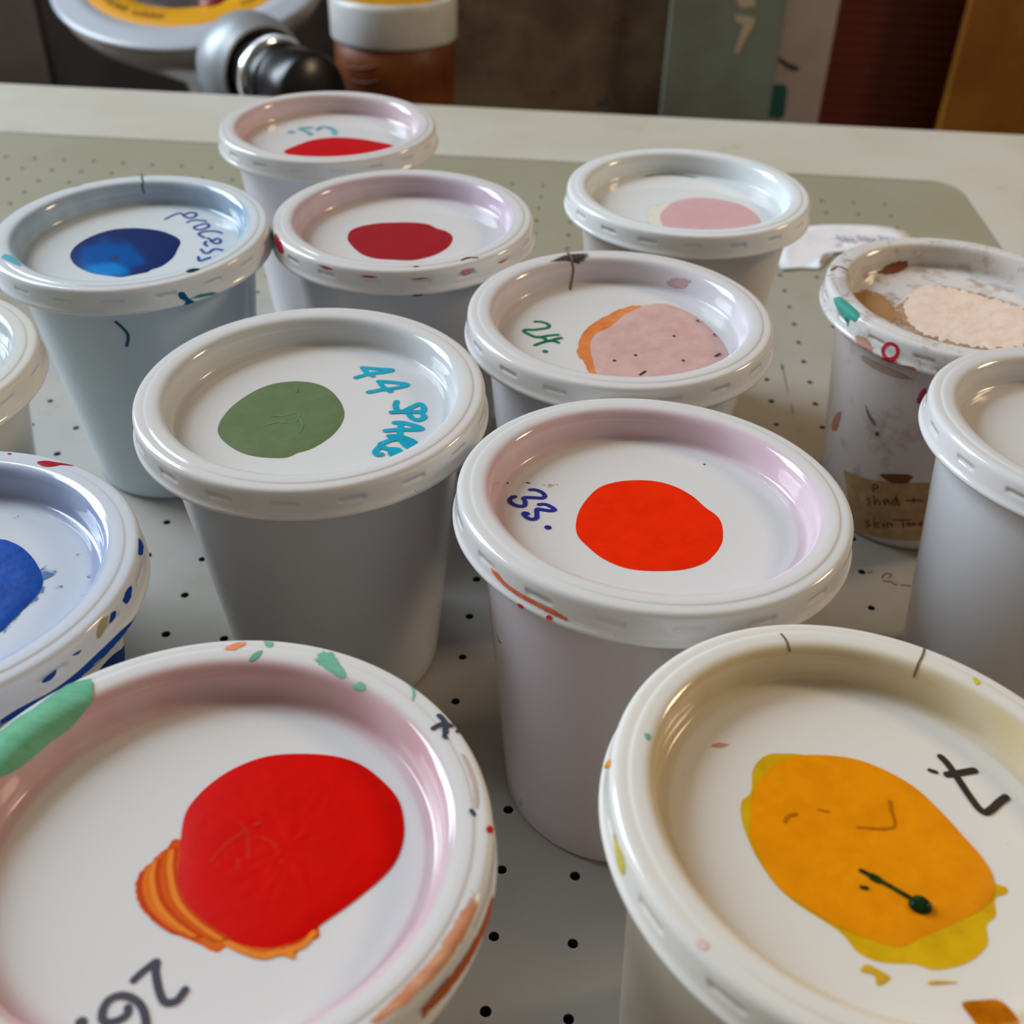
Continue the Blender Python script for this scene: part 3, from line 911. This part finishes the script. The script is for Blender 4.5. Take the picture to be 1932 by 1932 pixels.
patch(p, 'paint_swatch', C([(680, 880), (700, 730), (750, 650), (830, 580), (920, 530), (1020, 498), (1140, 489), (1270, 498), (1370, 530), (1450, 590), (1510, 660), (1532, 740), (1530, 820), (1500, 900), (1440, 970), (1330, 1060), (1230, 1130), (1150, 1190), (1050, 1222), (950, 1222), (860, 1190), (770, 1130), (700, 1050), (672, 960)]),
      paint((214, 8, 0), 0.30, var=(208, 6, 0), bump=.12), h=0.0005, lift=.00015, rings=16, label='large red ink swatch', wrinkle=.0001)
strokes(p, 'paint_ridge', [C([(800, 910), (850, 850), (910, 805), (940, 780), (990, 760)]), C([(905, 900), (905, 940)]), C([(940, 820), (945, 900)]), C([(960, 800), (1040, 840), (1070, 910)]), C([(925, 770), (935, 800)])], 0.0008, paint((206, 34, 16), 0.3), lift=.0007)
C6 = lambda pts: crop(132, 1732, 7.728, pts)
strokes(p, 'handwriting', [
    C6([(930, 910), (1060, 790), (1190, 690), (1265, 640), (1250, 780), (1270, 930), (1310, 1100), (1370, 1220), (1450, 1240), (1560, 1210), (1640, 1110), (1680, 1050)]),
    C6([(845, 1310), (840, 1400), (740, 1480), (600, 1525), (480, 1500), (480, 1350), (560, 1210), (700, 1140), (850, 1150), (1000, 1240), (1080, 1380), (1110, 1546), (1105, 1660)]),
    C6([(165, 1530)])], 0.00125, ink('ink_purple_black', (52, 42, 62)), label='dark purple handwritten number 26')
mg = paint((122, 192, 158), 0.26, var=(98, 170, 136), bump=1.0, scale=70, stretch=(1, 3, 1))
strip(p, 'paint_smear', C([(-90, 440), (0, 405), (60, 362), (130, 318), (200, 268), (270, 226), (350, 206)]), C([(-90, 620), (0, 575), (50, 552), (120, 500), (190, 440), (270, 380), (352, 285)]), mg, lift=.0004, rows=10, label='thick wrinkled green paint on the rim')
gs = paint((118, 186, 156), 0.45, streak=.47, scale=240)
for a in ([(1188, 130), (1215, 92), (1262, 95), (1300, 150), (1330, 205), (1290, 208), (1230, 170)], [(1335, 222), (1378, 214), (1392, 248), (1350, 254)], [(1555, 218), (1572, 228), (1582, 268), (1562, 302), (1566, 252)], [(1000, 60), (1040, 62), (1042, 82), (1012, 84)]):
    patch(p, 'paint_smear', C(a), gs, 'lid', h=0.00003, rings=5)
patch(p, 'paint_smear', C([(944, 132), (964, 106), (996, 95), (986, 120), (956, 139)]), paint((112, 170, 150), 0.45), 'lid', h=0.00004, rings=4)
patch(p, 'paint_smear', C([(845, 92), (880, 70), (930, 60), (934, 74), (890, 96)]), paint((232, 150, 104), 0.4, streak=.4, scale=260), 'lid', h=0.00004, rings=4)
strokes(p, 'paint_smear', [(C([(1645, 392), (1680, 375), (1712, 382)]), .0011), (C([(1668, 344), (1690, 372), (1690, 425)]), .0012), (C([(1735, 405), (1745, 400)]), .0008), (C([(1790, 705), (1798, 718)]), .0009)], .0011, paint((66, 70, 84), 0.5), 'lid', label='dark grey scuff on the rim')
patch(p, 'paint_smear', C([(1845, 775), (1855, 760), (1872, 768), (1870, 788), (1852, 788)]), paint((196, 40, 40)), 'lid', h=0.0001, rings=3, label='red dot on the rim')
os_ = paint((222, 168, 134), 0.45, var=(206, 128, 84), streak=.44, scale=160)
strip(p, 'paint_smear', C([(1790, 1000), (1730, 1110), (1660, 1220), (1590, 1310), (1480, 1420), (1380, 1510)]), C([(1830, 1040), (1800, 1140), (1720, 1260), (1640, 1350), (1530, 1450), (1420, 1530)]), os_, label='orange brown stain on the rim')
strip(p, 'paint_smear', C([(1868, 1020), (1830, 1130), (1770, 1240), (1690, 1350), (1590, 1460)]), C([(1880, 1030), (1842, 1160), (1780, 1285), (1700, 1395), (1600, 1500)]), paint((176, 92, 54), 0.45, streak=.36, scale=200))
strip(p, 'paint_smear', C([(1740, 480), (1770, 540), (1795, 620), (1800, 700)]), C([(1765, 485), (1795, 545), (1818, 630), (1818, 705)]), paint((196, 176, 160), 0.5, streak=.48, scale=240))

# --- pot 7
p = P('y7', .0695, -.0712, -.0690, -.0188, -88, 'paint pot with amber yellow swatch, black number 7 and cracked lid rim',
      lidm('seven', (206, 184, 128), .8, srgb(232, 228, 220)), tubm('seven', (214, 204, 186)))
C = lambda pts: crop(1100, 1150, 2.322, pts)
patch(p, 'paint_smear', C([(705, 960), (692, 850), (735, 800), (745, 700), (800, 640), (880, 632), (1000, 645), (1300, 735), (1500, 850), (1700, 1050), (1785, 1150), (1800, 1225), (1850, 1215), (1856, 1245), (1805, 1268), (1808, 1340), (1768, 1385), (1770, 1470), (1690, 1545), (1550, 1580), (1450, 1555), (1300, 1545), (1200, 1500), (1120, 1410), (900, 1262), (780, 1120)]),
      paint((222, 178, 14), 0.35, var=(206, 160, 10), bump=.3), center=C([(1270, 1050)])[0], h=0.00012, rings=8, label='lemon yellow paint under the amber swatch')
patch(p, 'paint_swatch', C([(735, 900), (750, 790), (800, 720), (900, 650), (1050, 640), (1200, 660), (1330, 710), (1450, 780), (1560, 880), (1660, 990), (1740, 1080), (1790, 1160), (1800, 1230), (1770, 1290), (1700, 1340), (1600, 1390), (1480, 1440), (1390, 1480), (1300, 1460), (1180, 1420), (1080, 1370), (950, 1290), (850, 1210), (780, 1100), (735, 1000)]),
      paint((240, 150, 2), 0.36, var=(230, 140, 0), bump=.12), h=0.0004, lift=.00018, rings=16, label='amber yellow ink swatch', wrinkle=.0001)
for a in ([(1240, 1555), (1290, 1575), (1345, 1610), (1335, 1630), (1290, 1650), (1272, 1602), (1215, 1585)], [(1515, 1630), (1560, 1625), (1642, 1635), (1600, 1640), (1520, 1645)]):
    patch(p, 'paint_smear', C(a), paint((214, 168, 40), 0.4), h=0.00008, rings=4)
m_dark = paint((12, 26, 22), 0.15, var=(38, 70, 24), bump=.1, scale=500)
patch(p, 'paint_drip', C([(1420, 1290), (1440, 1265), (1480, 1270), (1522, 1305), (1522, 1335), (1490, 1346), (1450, 1335), (1425, 1315)]), m_dark, h=0.0011, lift=.0006, rings=6, label='dark green paint drop with thin tail')
strokes(p, 'paint_drip', [(C([(1212, 1155), (1280, 1190), (1350, 1230), (1428, 1275)]), .0009), (C([(1264, 1184), (1290, 1196)]), .0016), (C([(1215, 1228), (1238, 1232)]), .0008)], .0009, m_dark, lift=.0008)
strokes(p, 'paint_ridge', [C([(1200, 965), (1330, 970), (1362, 950), (1345, 890), (1340, 850)]), C([(880, 940), (895, 915), (930, 905)]), C([(1030, 888), (1070, 896)])], .0006, paint((190, 108, 4), 0.4), lift=.0007)
C9 = lambda pts: crop(1730, 1390, 9.564, pts)
strokes(p, 'handwriting', [
    C9([(430, 370), (530, 470), (620, 590), (720, 740), (850, 940), (980, 1130), (1120, 1310), (1230, 1370), (1340, 1320), (1480, 1190), (1600, 1100)]),
    C9([(540, 690), (700, 670), (880, 640), (1030, 615)]), (C9([(225, 610), (290, 630), (350, 648)]), .0009)], .00155, ink('ink_black_brown', (34, 24, 26)), label='black handwritten number 7')
strokes(p, 'crack', [C([(1500, 155), (1488, 200), (1468, 240), (1450, 292)]), C([(868, 108), (890, 138), (905, 182)])], .00045, ink('crack_ochre', (120, 98, 62)), 'lid')
patch(p, 'paint_smear', C([(130, 985), (150, 1020), (180, 1090), (186, 1150), (168, 1160), (148, 1100)]), paint((202, 188, 90), 0.4), 'lid', h=0.00006, rings=4)
patch(p, 'paint_smear', C([(268, 545), (290, 545), (296, 565), (280, 572)]), paint((110, 180, 160)), 'lid', h=0.00004, rings=3)
patch(p, 'paint_smear', C([(1705, 300), (1722, 300), (1742, 322), (1722, 330)]), paint((218, 196, 60)), 'lid', h=0.00004, rings=3)
patch(p, 'paint_smear', C([(92, 695), (105, 670), (122, 655), (120, 690)]), paint((222, 150, 40)), 'lid', h=0.0002, rings=3)
patch(p, 'paint_smear', C([(1660, 1725), (1740, 1712), (1820, 1712), (1880, 1760), (1915, 1825), (1860, 1880), (1760, 1860), (1700, 1790)]), paint((206, 124, 10), 0.2, var=(160, 86, 4), bump=.6, scale=120), 'lid', h=0.0002, rings=6, label='amber paint blob on the rim')
patch(p, 'paint_smear', C([(490, 1450), (530, 1440), (560, 1470), (540, 1500), (500, 1485)]), paint((232, 196, 190), streak=.45), 'lid', h=0.00002, rings=4)
patch(p, 'paint_smear', C([(545, 600), (590, 580), (650, 590), (600, 612)]), paint((206, 150, 132), streak=.52, scale=320), h=0.00002, rings=4)

# ------------------------------------------------------------------ pencil marks on the perforated sheet
def plate_mark(lines, w, mat, name):
    for ln in lines:
        Q = [on_table(q.x, q.y, 0.00012) for q in catmull([(x, y, 0) for x, y in ln], 4, False)]
        vv, ff = [], []
        for i, q in enumerate(Q):
            t_ = (Q[min(i + 1, len(Q) - 1)] - Q[max(i - 1, 0)]).normalized()
            sd = Vector((0, 0, 1)).cross(t_) * w * 0.5
            vv += [q - sd, q + sd]
            if i: ff.append((2 * i - 2, 2 * i, 2 * i + 1, 2 * i - 1))
        mesh_obj(name, local(vv, table), ff, mat, plate, smooth=False)
C = lambda pts: crop(1560, 1020, 9.66, pts)
plate_mark([C([(1000, 680), (1060, 610), (1150, 600), (1170, 640), (1120, 680)]), C([(1010, 720), (1090, 745), (1170, 745), (1240, 795), (1290, 800)]), C([(1350, 805), (1450, 815), (1530, 825)]), C([(740, 580), (790, 575), (825, 560)])], .0005, ink('pencil_grey', (84, 74, 66)), 'pencil_mark')
C = lambda pts: crop(1380, 540, 6.036, pts)
plate_mark([C([(575, 900), (600, 1000), (625, 1120), (640, 1200)]), C([(680, 1340), (700, 1400), (695, 1460)])], .0007, ink('scratch_taupe', (150, 134, 118)), 'scratch')
plate_mark([C([(574, 890), (578, 925), (582, 950)])], .0009, ink('scratch_dark_taupe', (112, 100, 88)), 'scratch')

# ------------------------------------------------------------------ torn paper on the table
def paper():
    C = lambda pts: crop(1400, 260, 3.63, pts)
    pts = C([(300, 640), (460, 606), (600, 590), (740, 594), (900, 605), (1040, 625), (1115, 648), (1165, 690), (1060, 760), (900, 800), (800, 790), (690, 780), (600, 786), (540, 808), (522, 893), (390, 890), (258, 903), (240, 800)])
    top = [on_table(x, y, 0.0012) for x, y in pts]
    n = len(top)
    c = sum(top, Vector()) / n
    root = tag(empty('paper_scrap', (c.x, c.y, 0)), 'torn white paper scrap with faint blue writing on the perforated bed', 'paper')
    verts = []
    rings = 6
    for k in range(rings + 1):
        for q in top:
            v = c.lerp(q, k / rings)
            z = 0.0006 + 0.0016 * (k / rings) ** 2 * (0.6 + noise.noise(v * 30))
            verts.append((v.x - c.x, v.y - c.y, z))
    faces = []
    for k in range(rings):
        for i in range(n):
            j = (i + 1) % n
            faces.append((k * n + i, (k + 1) * n + i, (k + 1) * n + j, k * n + j))
    o = mesh_obj('sheet', verts, faces, simple('white_paper', srgb(232, 231, 234), 0.7, var=srgb(222, 222, 228), scale=60), root)
    s = o.modifiers.new('thickness', 'SOLIDIFY')
    s.thickness = 0.0003
    s.offset = 1
    m = ink('ink_faint_blue', (186, 188, 214))
    v2, f2 = [], []
    for i in range(9):
        x = 640 + i * 48
        a = [on_table(*C([(x + dx, 668 + dy + (i % 3) * 6)])[0], 0.0034) for dx, dy in ((0, 0), (12, -12), (26, 8), (38, -6))]
        for u, w in zip(a[:-1], a[1:]):
            s_ = Vector((0, 0, 1)).cross(w - u).normalized() * 0.0006
            b = len(v2)
            v2 += [u - s_ - c, u + s_ - c, w + s_ - c, w - s_ - c]
            f2.append((b, b + 1, b + 2, b + 3))
    mesh_obj('handwriting', v2, f2, m, root, smooth=False)
paper()

# ------------------------------------------------------------------ things behind the table
def lathe(prof, M, n=64, closed_ends=True):
    verts, faces, rows = [], [], []
    for r, z in prof:
        if r == 0:
            verts.append(M @ Vector((0, 0, z))); rows.append([len(verts) - 1] * n); continue
        row = []
        for k in range(n):
            a = 2 * math.pi * k / n
            verts.append(M @ Vector((r * math.cos(a), r * math.sin(a), z)))
            row.append(len(verts) - 1)
        rows.append(row)
    for q in range(len(prof) - 1):
        A, B = rows[q], rows[q + 1]
        for k in range(n):
            k2 = (k + 1) % n
            if A[0] == A[1]: faces.append((A[0], B[k2], B[k]))
            elif B[0] == B[1]: faces.append((A[k], A[k2], B[0]))
            else: faces.append((A[k], A[k2], B[k2], B[k]))
    return verts, faces

COUNTER_Z = -0.23
m_counter = simple('counter_top', srgb(70, 56, 46), 0.6, var=srgb(54, 44, 38), scale=12)
ct = empty('back_counter', (-0.1, 1.0, FLOOR_Z))
tag(ct, 'low dark bench behind the print table holding the jar and the machine', 'bench')
def cbox(name, x0, x1, y0, y1, z0, z1):
    v, f = box_verts(x0, x1, y0, y1, z0, z1)
    mesh_obj(name, local(v, ct), f, m_counter, ct, smooth=False)
cbox('bench_top', -1.1, 0.25, 0.74, 1.39, COUNTER_Z - 0.03, COUNTER_Z)
for lx in (-1.06, 0.21):
    for ly in (0.78, 1.35):
        cbox('leg', lx - 0.025, lx + 0.025, ly - 0.025, ly + 0.025, FLOOR_Z, COUNTER_Z - 0.03)

# jar
def jar():
    a, b = at_y(629, 90, 1.10), at_y(862, 90, 1.10)
    r = (b - a).length / 2 * 1.0
    c = (a + b) / 2
    ztop = at_y(745, 14, 1.10 - r).z
    zmid = at_y(745, 98, 1.10 - r).z
    root = tag(empty('paint_jar', (c.x, 1.10, COUNTER_Z)), 'brown jar with a white collar and yellow paint on its top', 'jar')
    I = Matrix.Identity(4)
    h1, h2 = zmid - COUNTER_Z, ztop - COUNTER_Z
    v, f = lathe([(0, 0), (r * .93, 0), (r * .955, .004), (r * .955, h1 - .03), (r * .955, h1 + .01), (0, h1 + .01)], I)
    t = NT('amber_plastic'); t.set('Roughness', 0.45); t.set('Specular IOR Level', 0.3)
    t.color(t.mix(t.ramp(t.noise(16, 3), .35, .7), srgb(124, 66, 24), srgb(92, 44, 14)))
    body = mesh_obj('jar_body', v, f, t.m, root)
    v, f = lathe([(r * .80, h1), (r * .985, h1), (r, h1 + .003), (r, h2 - .006), (r * .985, h2), (r * .90, h2), (r * .88, h2 - .004), (r * .88, h2 - .012), (0, h2 - .012)], I)
    mesh_obj('collar', v, f, simple('jar_collar_white', srgb(212, 214, 214), 0.35, var=srgb(200, 198, 192), scale=20), root)
    v, f = lathe([(r * .86, h2 - .0118), (r * .84, h2 - .007), (r * .5, h2 - .004), (0, h2 - .005)], I)
    mesh_obj('paint_residue', v, f, simple('jar_yellow', srgb(206, 150, 24), 0.35, var=srgb(186, 126, 16), scale=40), root)
    # raised moulding on the body
    vv, ff = [], []
    for (px, py, w) in ((680, 125, 60), (690, 152, 50)):
        q = []
        for k in range(9):
            x = px - w / 2 + w * k / 8
            d = ray(x, py + 5 * math.sin(math.pi * k / 8))
            o = CAM - Vector((c.x, 1.10, 0))
            A_ = d.x ** 2 + d.y ** 2; B_ = 2 * (o.x * d.x + o.y * d.y); C_ = o.x ** 2 + o.y ** 2 - (r * .957) ** 2
            D = B_ * B_ - 4 * A_ * C_
            if D <= 0: continue
            t_ = (-B_ - math.sqrt(D)) / (2 * A_)
            w_ = CAM + d * t_
            q.append(w_ - Vector((c.x, 1.10, COUNTER_Z)))
        for u, x2 in zip(q[:-1], q[1:]):
            b0 = len(vv)
            nrm = Vector((u.x, u.y, 0)).normalized() * .0012
            vv += [u + Vector((0, 0, -.001)), x2 + Vector((0, 0, -.001)), x2 + nrm, u + nrm, x2 + Vector((0, 0, .001)), u + Vector((0, 0, .001))]
            ff += [(b0, b0 + 1, b0 + 2, b0 + 3), (b0 + 3, b0 + 2, b0 + 4, b0 + 5)]
    if vv: mesh_obj('embossed_line', vv, ff, t.m, body)
jar()

# round silver machine with hose
def machine():
    Y = 1.24
    c = at_y(359, -58, Y)
    rr = 262 * (c - CAM).dot(FW) / FPX
    root = tag(empty('vacuum_cleaner', (c.x, Y, COUNTER_Z)), 'round silver machine with a yellow text ring and dark window on top', 'machine')
    I = Matrix.Translation((0, 0, c.z - COUNTER_Z)) @ Matrix.Rotation(RAD(18), 4, 'X')      # the head leans forward
    m_si = simple('silver_plastic', srgb(190, 186, 182), 0.32, 0.25, var=srgb(176, 171, 166), scale=10)
    m_rim = simple('pale_rim', srgb(182, 188, 198), 0.25)
    v, f = lathe([(0, -rr * 1.0), (rr * .22, -rr * 1.0), (rr * .24, -rr * .82), (rr * .28, -rr * .76), (rr * .46, -rr * .60), (rr * .70, -rr * .40), (rr * .88, -rr * .24), (rr * .95, -rr * .14), (rr * .965, -rr * .06), (0, -rr * .05)], I)
    mesh_obj('body', v, f, m_si, root)
    foot = I @ Vector((0, 0, -rr * .93))
    v, f = lathe([(0, 0), (rr * .5, 0), (rr * .5, .012), (rr * .2, .02), (rr * .2, foot.z), (0, foot.z)], Matrix.Translation((foot.x, foot.y, 0)))
    mesh_obj('stand', v, f, m_si, root)
    v, f = lathe([(rr * .95, -rr * .045), (rr * .985, -rr * .04), (rr, -rr * .025), (rr * .99, -rr * .010), (rr * .95, -.001), (rr * .86, .002), (rr * .77, .003), (rr * .765, -.003)], I)
    mesh_obj('rim', v, f, m_rim, root)
    v, f = lathe([(rr * .772, .0030), (rr * .76, .0036), (rr * .65, .0030), (rr * .535, .002), (rr * .53, -.004)], I)
    lab = mesh_obj('label_ring', v, f, simple('label_yellow', srgb(226, 160, 20), 0.4), root)
    v, f = lathe([(rr * .535, -.003), (rr * .45, .001), (rr * .3, .004), (0, .006)], I)
    win = mesh_obj('window', v, f, simple('smoked_window', srgb(70, 64, 64), 0.12, var=srgb(104, 96, 94), scale=14), root)
    # red part seen in the window
    v, f = lathe([(0, .0), (rr * .09, 0), (rr * .09, .003), (0, .0035)], I @ Matrix.Translation((rr * .26, -rr * .40, 0)))
    mesh_obj('red_catch', v, f, simple('red_catch', srgb(140, 44, 36), 0.4), win)
    # lettering round the ring, read from the far side
    mk = simple('label_black', srgb(40, 32, 14), 0.5)
    verts, faces = [], []
    def word(txt, a0, step):
        for i, ch in enumerate(txt):
            if ch == ' ': continue
            cu = bpy.data.curves.new('glyph', 'FONT')
            cu.body = ch
            cu.size = rr * .085
            cu.align_x = 'CENTER'
            cu.align_y = 'CENTER'
            cu.resolution_u = 2
            to = bpy.data.objects.new('glyph', cu)
            COL.objects.link(to)
            me = bpy.data.meshes.new_from_object(to)
            a = a0 + step * i
            # turned so that the foot of each letter points to the middle of the ring
            T = I @ Matrix.Rotation(RAD(a), 4, 'Z') @ Matrix.Translation((rr * .655, 0, .0042)) @ Matrix.Rotation(RAD(-90), 4, 'Z')
            b = len(verts)
            for q in me.vertices: verts.append(T @ q.co)
            for q in me.polygons: faces.append(tuple(b + k for k in q.vertices))
            bpy.data.objects.remove(to)
            bpy.data.curves.remove(cu)
            bpy.data.meshes.remove(me)
    for w_ in (('SAFETY', 268, -3.6), ('SWITCHING', 243, -3.6), ('SAFETY', 336, -3.6)):
        verts, faces = [], []
        word(*w_)
        mesh_obj('lettering', verts, faces, mk, lab, smooth=False)
    # hose elbow: ball socket facing right and towards the table
    d0 = (c - CAM).dot(FW)
    Y2 = 1.0
    q = at_y(474, 128, Y2)
    s = (q - CAM).dot(FW) / FPX
    R_ = 100 * s
    ax = (RT * 0.66 - UP * 0.47 - FW * 0.60).normalized()
    rot = Vector((0, 0, 1)).rotation_difference(ax).to_matrix().to_4x4()
    M = Matrix.Translation(q - Vector((c.x, Y, COUNTER_Z))) @ rot
    prof = [(0, -R_ * .98)]
    for k in range(1, 13):
        a = RAD(-90 + k * 10)
        prof.append((R_ * math.cos(a), R_ * math.sin(a)))
    prof += [(R_ * .855, R_ * .54), (R_ * .84, R_ * .55), (R_ * .81, R_ * .54), (R_ * .78, R_ * .42), (R_ * .60, R_ * .25), (0, R_ * .24)]
    v, f = lathe(prof, M)
    el = mesh_obj('hose_elbow', v, f, simple('elbow_grey', srgb(158, 164, 168), 0.42, 0.3), root)
    v, f = lathe([(R_ * .80, R_ * .53), (R_ * .76, R_ * .36), (R_ * .5, R_ * .27), (0, R_ * .26)], M)
    mesh_obj('socket', v, f, simple('socket_black', srgb(18, 17, 18), 0.4), el)
    # neck that joins the elbow to the body
    qa = q - Vector((c.x, Y, COUNTER_Z))
    qb = Vector((0, 0.02, qa.z - rr * .16))
    dn = qb - qa
    Mn = Matrix.Translation(qa) @ Vector((0, 0, 1)).rotation_difference(dn.normalized()).to_matrix().to_4x4()
    v, f = lathe([(R_ * .5, 0), (R_ * .5, dn.length)], Mn)
    mesh_obj('hose_neck', v, f, m_si, root)
    # chrome collar
    prof = [(R_ * .36, R_ * .30), (R_ * .62, R_ * .34), (R_ * .66, R_ * .46), (R_ * .62, R_ * .54), (R_ * .62, R_ * .58), (R_ * .72, R_ * .66), (R_ * .745, R_ * .78), (R_ * .735, R_ * .92), (R_ * .70, R_ * .97), (R_ * .5, R_ * .97)]
    v, f = lathe(prof, M)
    col = mesh_obj('collar', v, f, simple('chrome', (0.55, 0.57, 0.6, 1), 0.12, 1.0), root)
    # knurled edge
    vv, ff = [], []
    for k in range(90):
        a = 2 * math.pi * k / 90
        T = M @ Matrix.Rotation(a, 4, 'Z') @ Matrix.Translation((R_ * .73, 0, R_ * .90))
        bv, bf = box_verts(-.0006, .0012, -.0007, .0007, -R_ * .06, R_ * .05)
        b = len(vv)
        vv += [T @ Vector(x) for x in bv]
        ff += [tuple(b + i for i in x) for x in bf]
    mesh_obj('knurling', vv, ff, simple('knurl_steel', (0.6, 0.58, 0.55, 1), 0.3, 1.0), col, smooth=False)
    # ribbed rubber hose
    prof = [(R_ * .4, R_ * .96), (R_ * .66, R_ * .98), (R_ * .70, R_ * 1.06), (R_ * .70, R_ * 1.3), (R_ * .66, R_ * 1.34), (R_ * .66, R_ * 1.42), (R_ * .69, R_ * 1.46), (R_ * .69, R_ * 2.1), (R_ * .64, R_ * 2.2), (0, R_ * 2.2)]
    v, f = lathe(prof, M)
    mesh_obj('hose', v, f, simple('black_rubber', srgb(22, 22, 25), 0.3), root)
machine()

# boards leaning upright at the back wall
def board(name, label, cat, px0, px1, y, mat, depth=0.02, zt=0.35, lean=0.0):
    xa, xb = at_y(px0, 110, y).x, at_y(px1, 110, y).x
    c = Vector(((xa + xb) / 2, y + depth / 2, FLOOR_Z))
    v, f = box_verts(xa - c.x, xb - c.x, -depth / 2, depth / 2, 0, zt - FLOOR_Z)
    o = mesh_obj(name, v, f, mat, smooth=False)
    o.location = c
    b = o.modifiers.new('bevel', 'BEVEL'); b.width = .002; b.segments = 2
    tag(o, label, cat)
    return o

def smeared_board():
    t = NT('smeared_wood'); t.set('Roughness', 0.7)
    c = t.mix(t.ramp(t.noise(5, 5, .6), .36, .64), srgb(126, 104, 78), srgb(84, 60, 38))
    c = t.mix(t.ramp(t.noise(9, 4, .6, stretch=(1, 1, .3)), .55, .70, 0, .6), c, srgb(112, 100, 74))
    c = t.mix(t.ramp(t.noise(22, 3), .66, .72, 0, .8), c, srgb(46, 52, 58))
    c = t.mix(t.ramp(t.noise(27, 3), .68, .73, 0, .8), c, srgb(96, 42, 22))
    t.color(c)
    return t.m
board('painted_board', 'brown board smeared with old paint behind the jar', 'board', 840, 1300, 1.50, smeared_board())
m_teal = simple('teal_grey_paint', srgb(122, 136, 124), 0.6, var=srgb(114, 118, 106), scale=8)
b1 = board('screen_frame', 'grey-green panel with a pale number 7 behind the table', 'panel', 1256, 1468, 1.44, m_teal)
b2 = board('pale_board', 'pale grey panel with a black stroke and teal block', 'panel', 1462, 1565, 1.47, simple('pale_panel', srgb(190, 180, 177), 0.7, var=srgb(178, 166, 162), scale=9))  # flat pale panel, standing upright like the other boards
m_slat = NT('dark_red_slats'); m_slat.set('Roughness', 0.5)
wv = m_slat.n('ShaderNodeTexWave'); wv.bands_direction = 'Z'; wv.inputs['Scale'].default_value = 22; wv.inputs['Distortion'].default_value = .4
m_slat.l(m_slat.coord(), wv.inputs['Vector'])
m_slat.color(m_slat.mix(wv.outputs['Fac'], srgb(104, 40, 14), srgb(88, 24, 8)))
board('cabinet_panel', 'dark red-brown panel between the pale panel and the ochre one', 'panel', 1566, 1812, 1.52, m_slat.m)
board('ochre_panel', 'ochre yellow panel at the far right beyond the table', 'panel', 1806, 2080, 1.42, simple('ochre_paint', srgb(146, 92, 8), 0.55, var=srgb(128, 76, 6), scale=7))
board('upright_post', 'grey-brown upright post to the left of the silver machine', 'post', -140, 88, 1.44, simple('taupe_post', srgb(112, 98, 90), 0.7, var=srgb(96, 84, 78), scale=6), zt=.5)

def marks(o, polys, mat, name):
    """flat painted marks on the front face of a board, traced as pixel polygons"""
    y = o.location.y - 0.0105
    vv, ff = [], []
    for poly in polys:
        P_ = [at_y(a, b, y) - o.location for a, b in poly]
        b = len(vv); vv += P_; ff.append(tuple(range(b, b + len(P_))))
    mesh_obj(name, vv, ff, mat, o, smooth=False)
C = lambda pts: crop(1220, 0, 5.367, pts)
marks(b1, [C([(910, -150), (1100, -150), (1100, 70), (960, 80), (920, 40)]), C([(900, 150), (1060, 170), (1100, 190), (1080, 270), (1000, 400), (930, 540), (890, 540), (930, 400), (980, 250), (900, 210)])], simple('pale_mark', srgb(190, 176, 146), 0.6), 'number_mark')
marks(b2, [C([(1300, 550), (1360, 590), (1450, 650), (1550, 680), (1550, 710), (1480, 720), (1380, 660), (1320, 600)])], simple('black_mark', srgb(40, 38, 34), 0.6), 'brush_stroke')
marks(b2, [C([(1240, 850), (1400, 855), (1425, 900), (1400, 1170), (1340, 1210), (1220, 1190)])], simple('teal_mark', srgb(34, 96, 92), 0.6), 'teal_block')
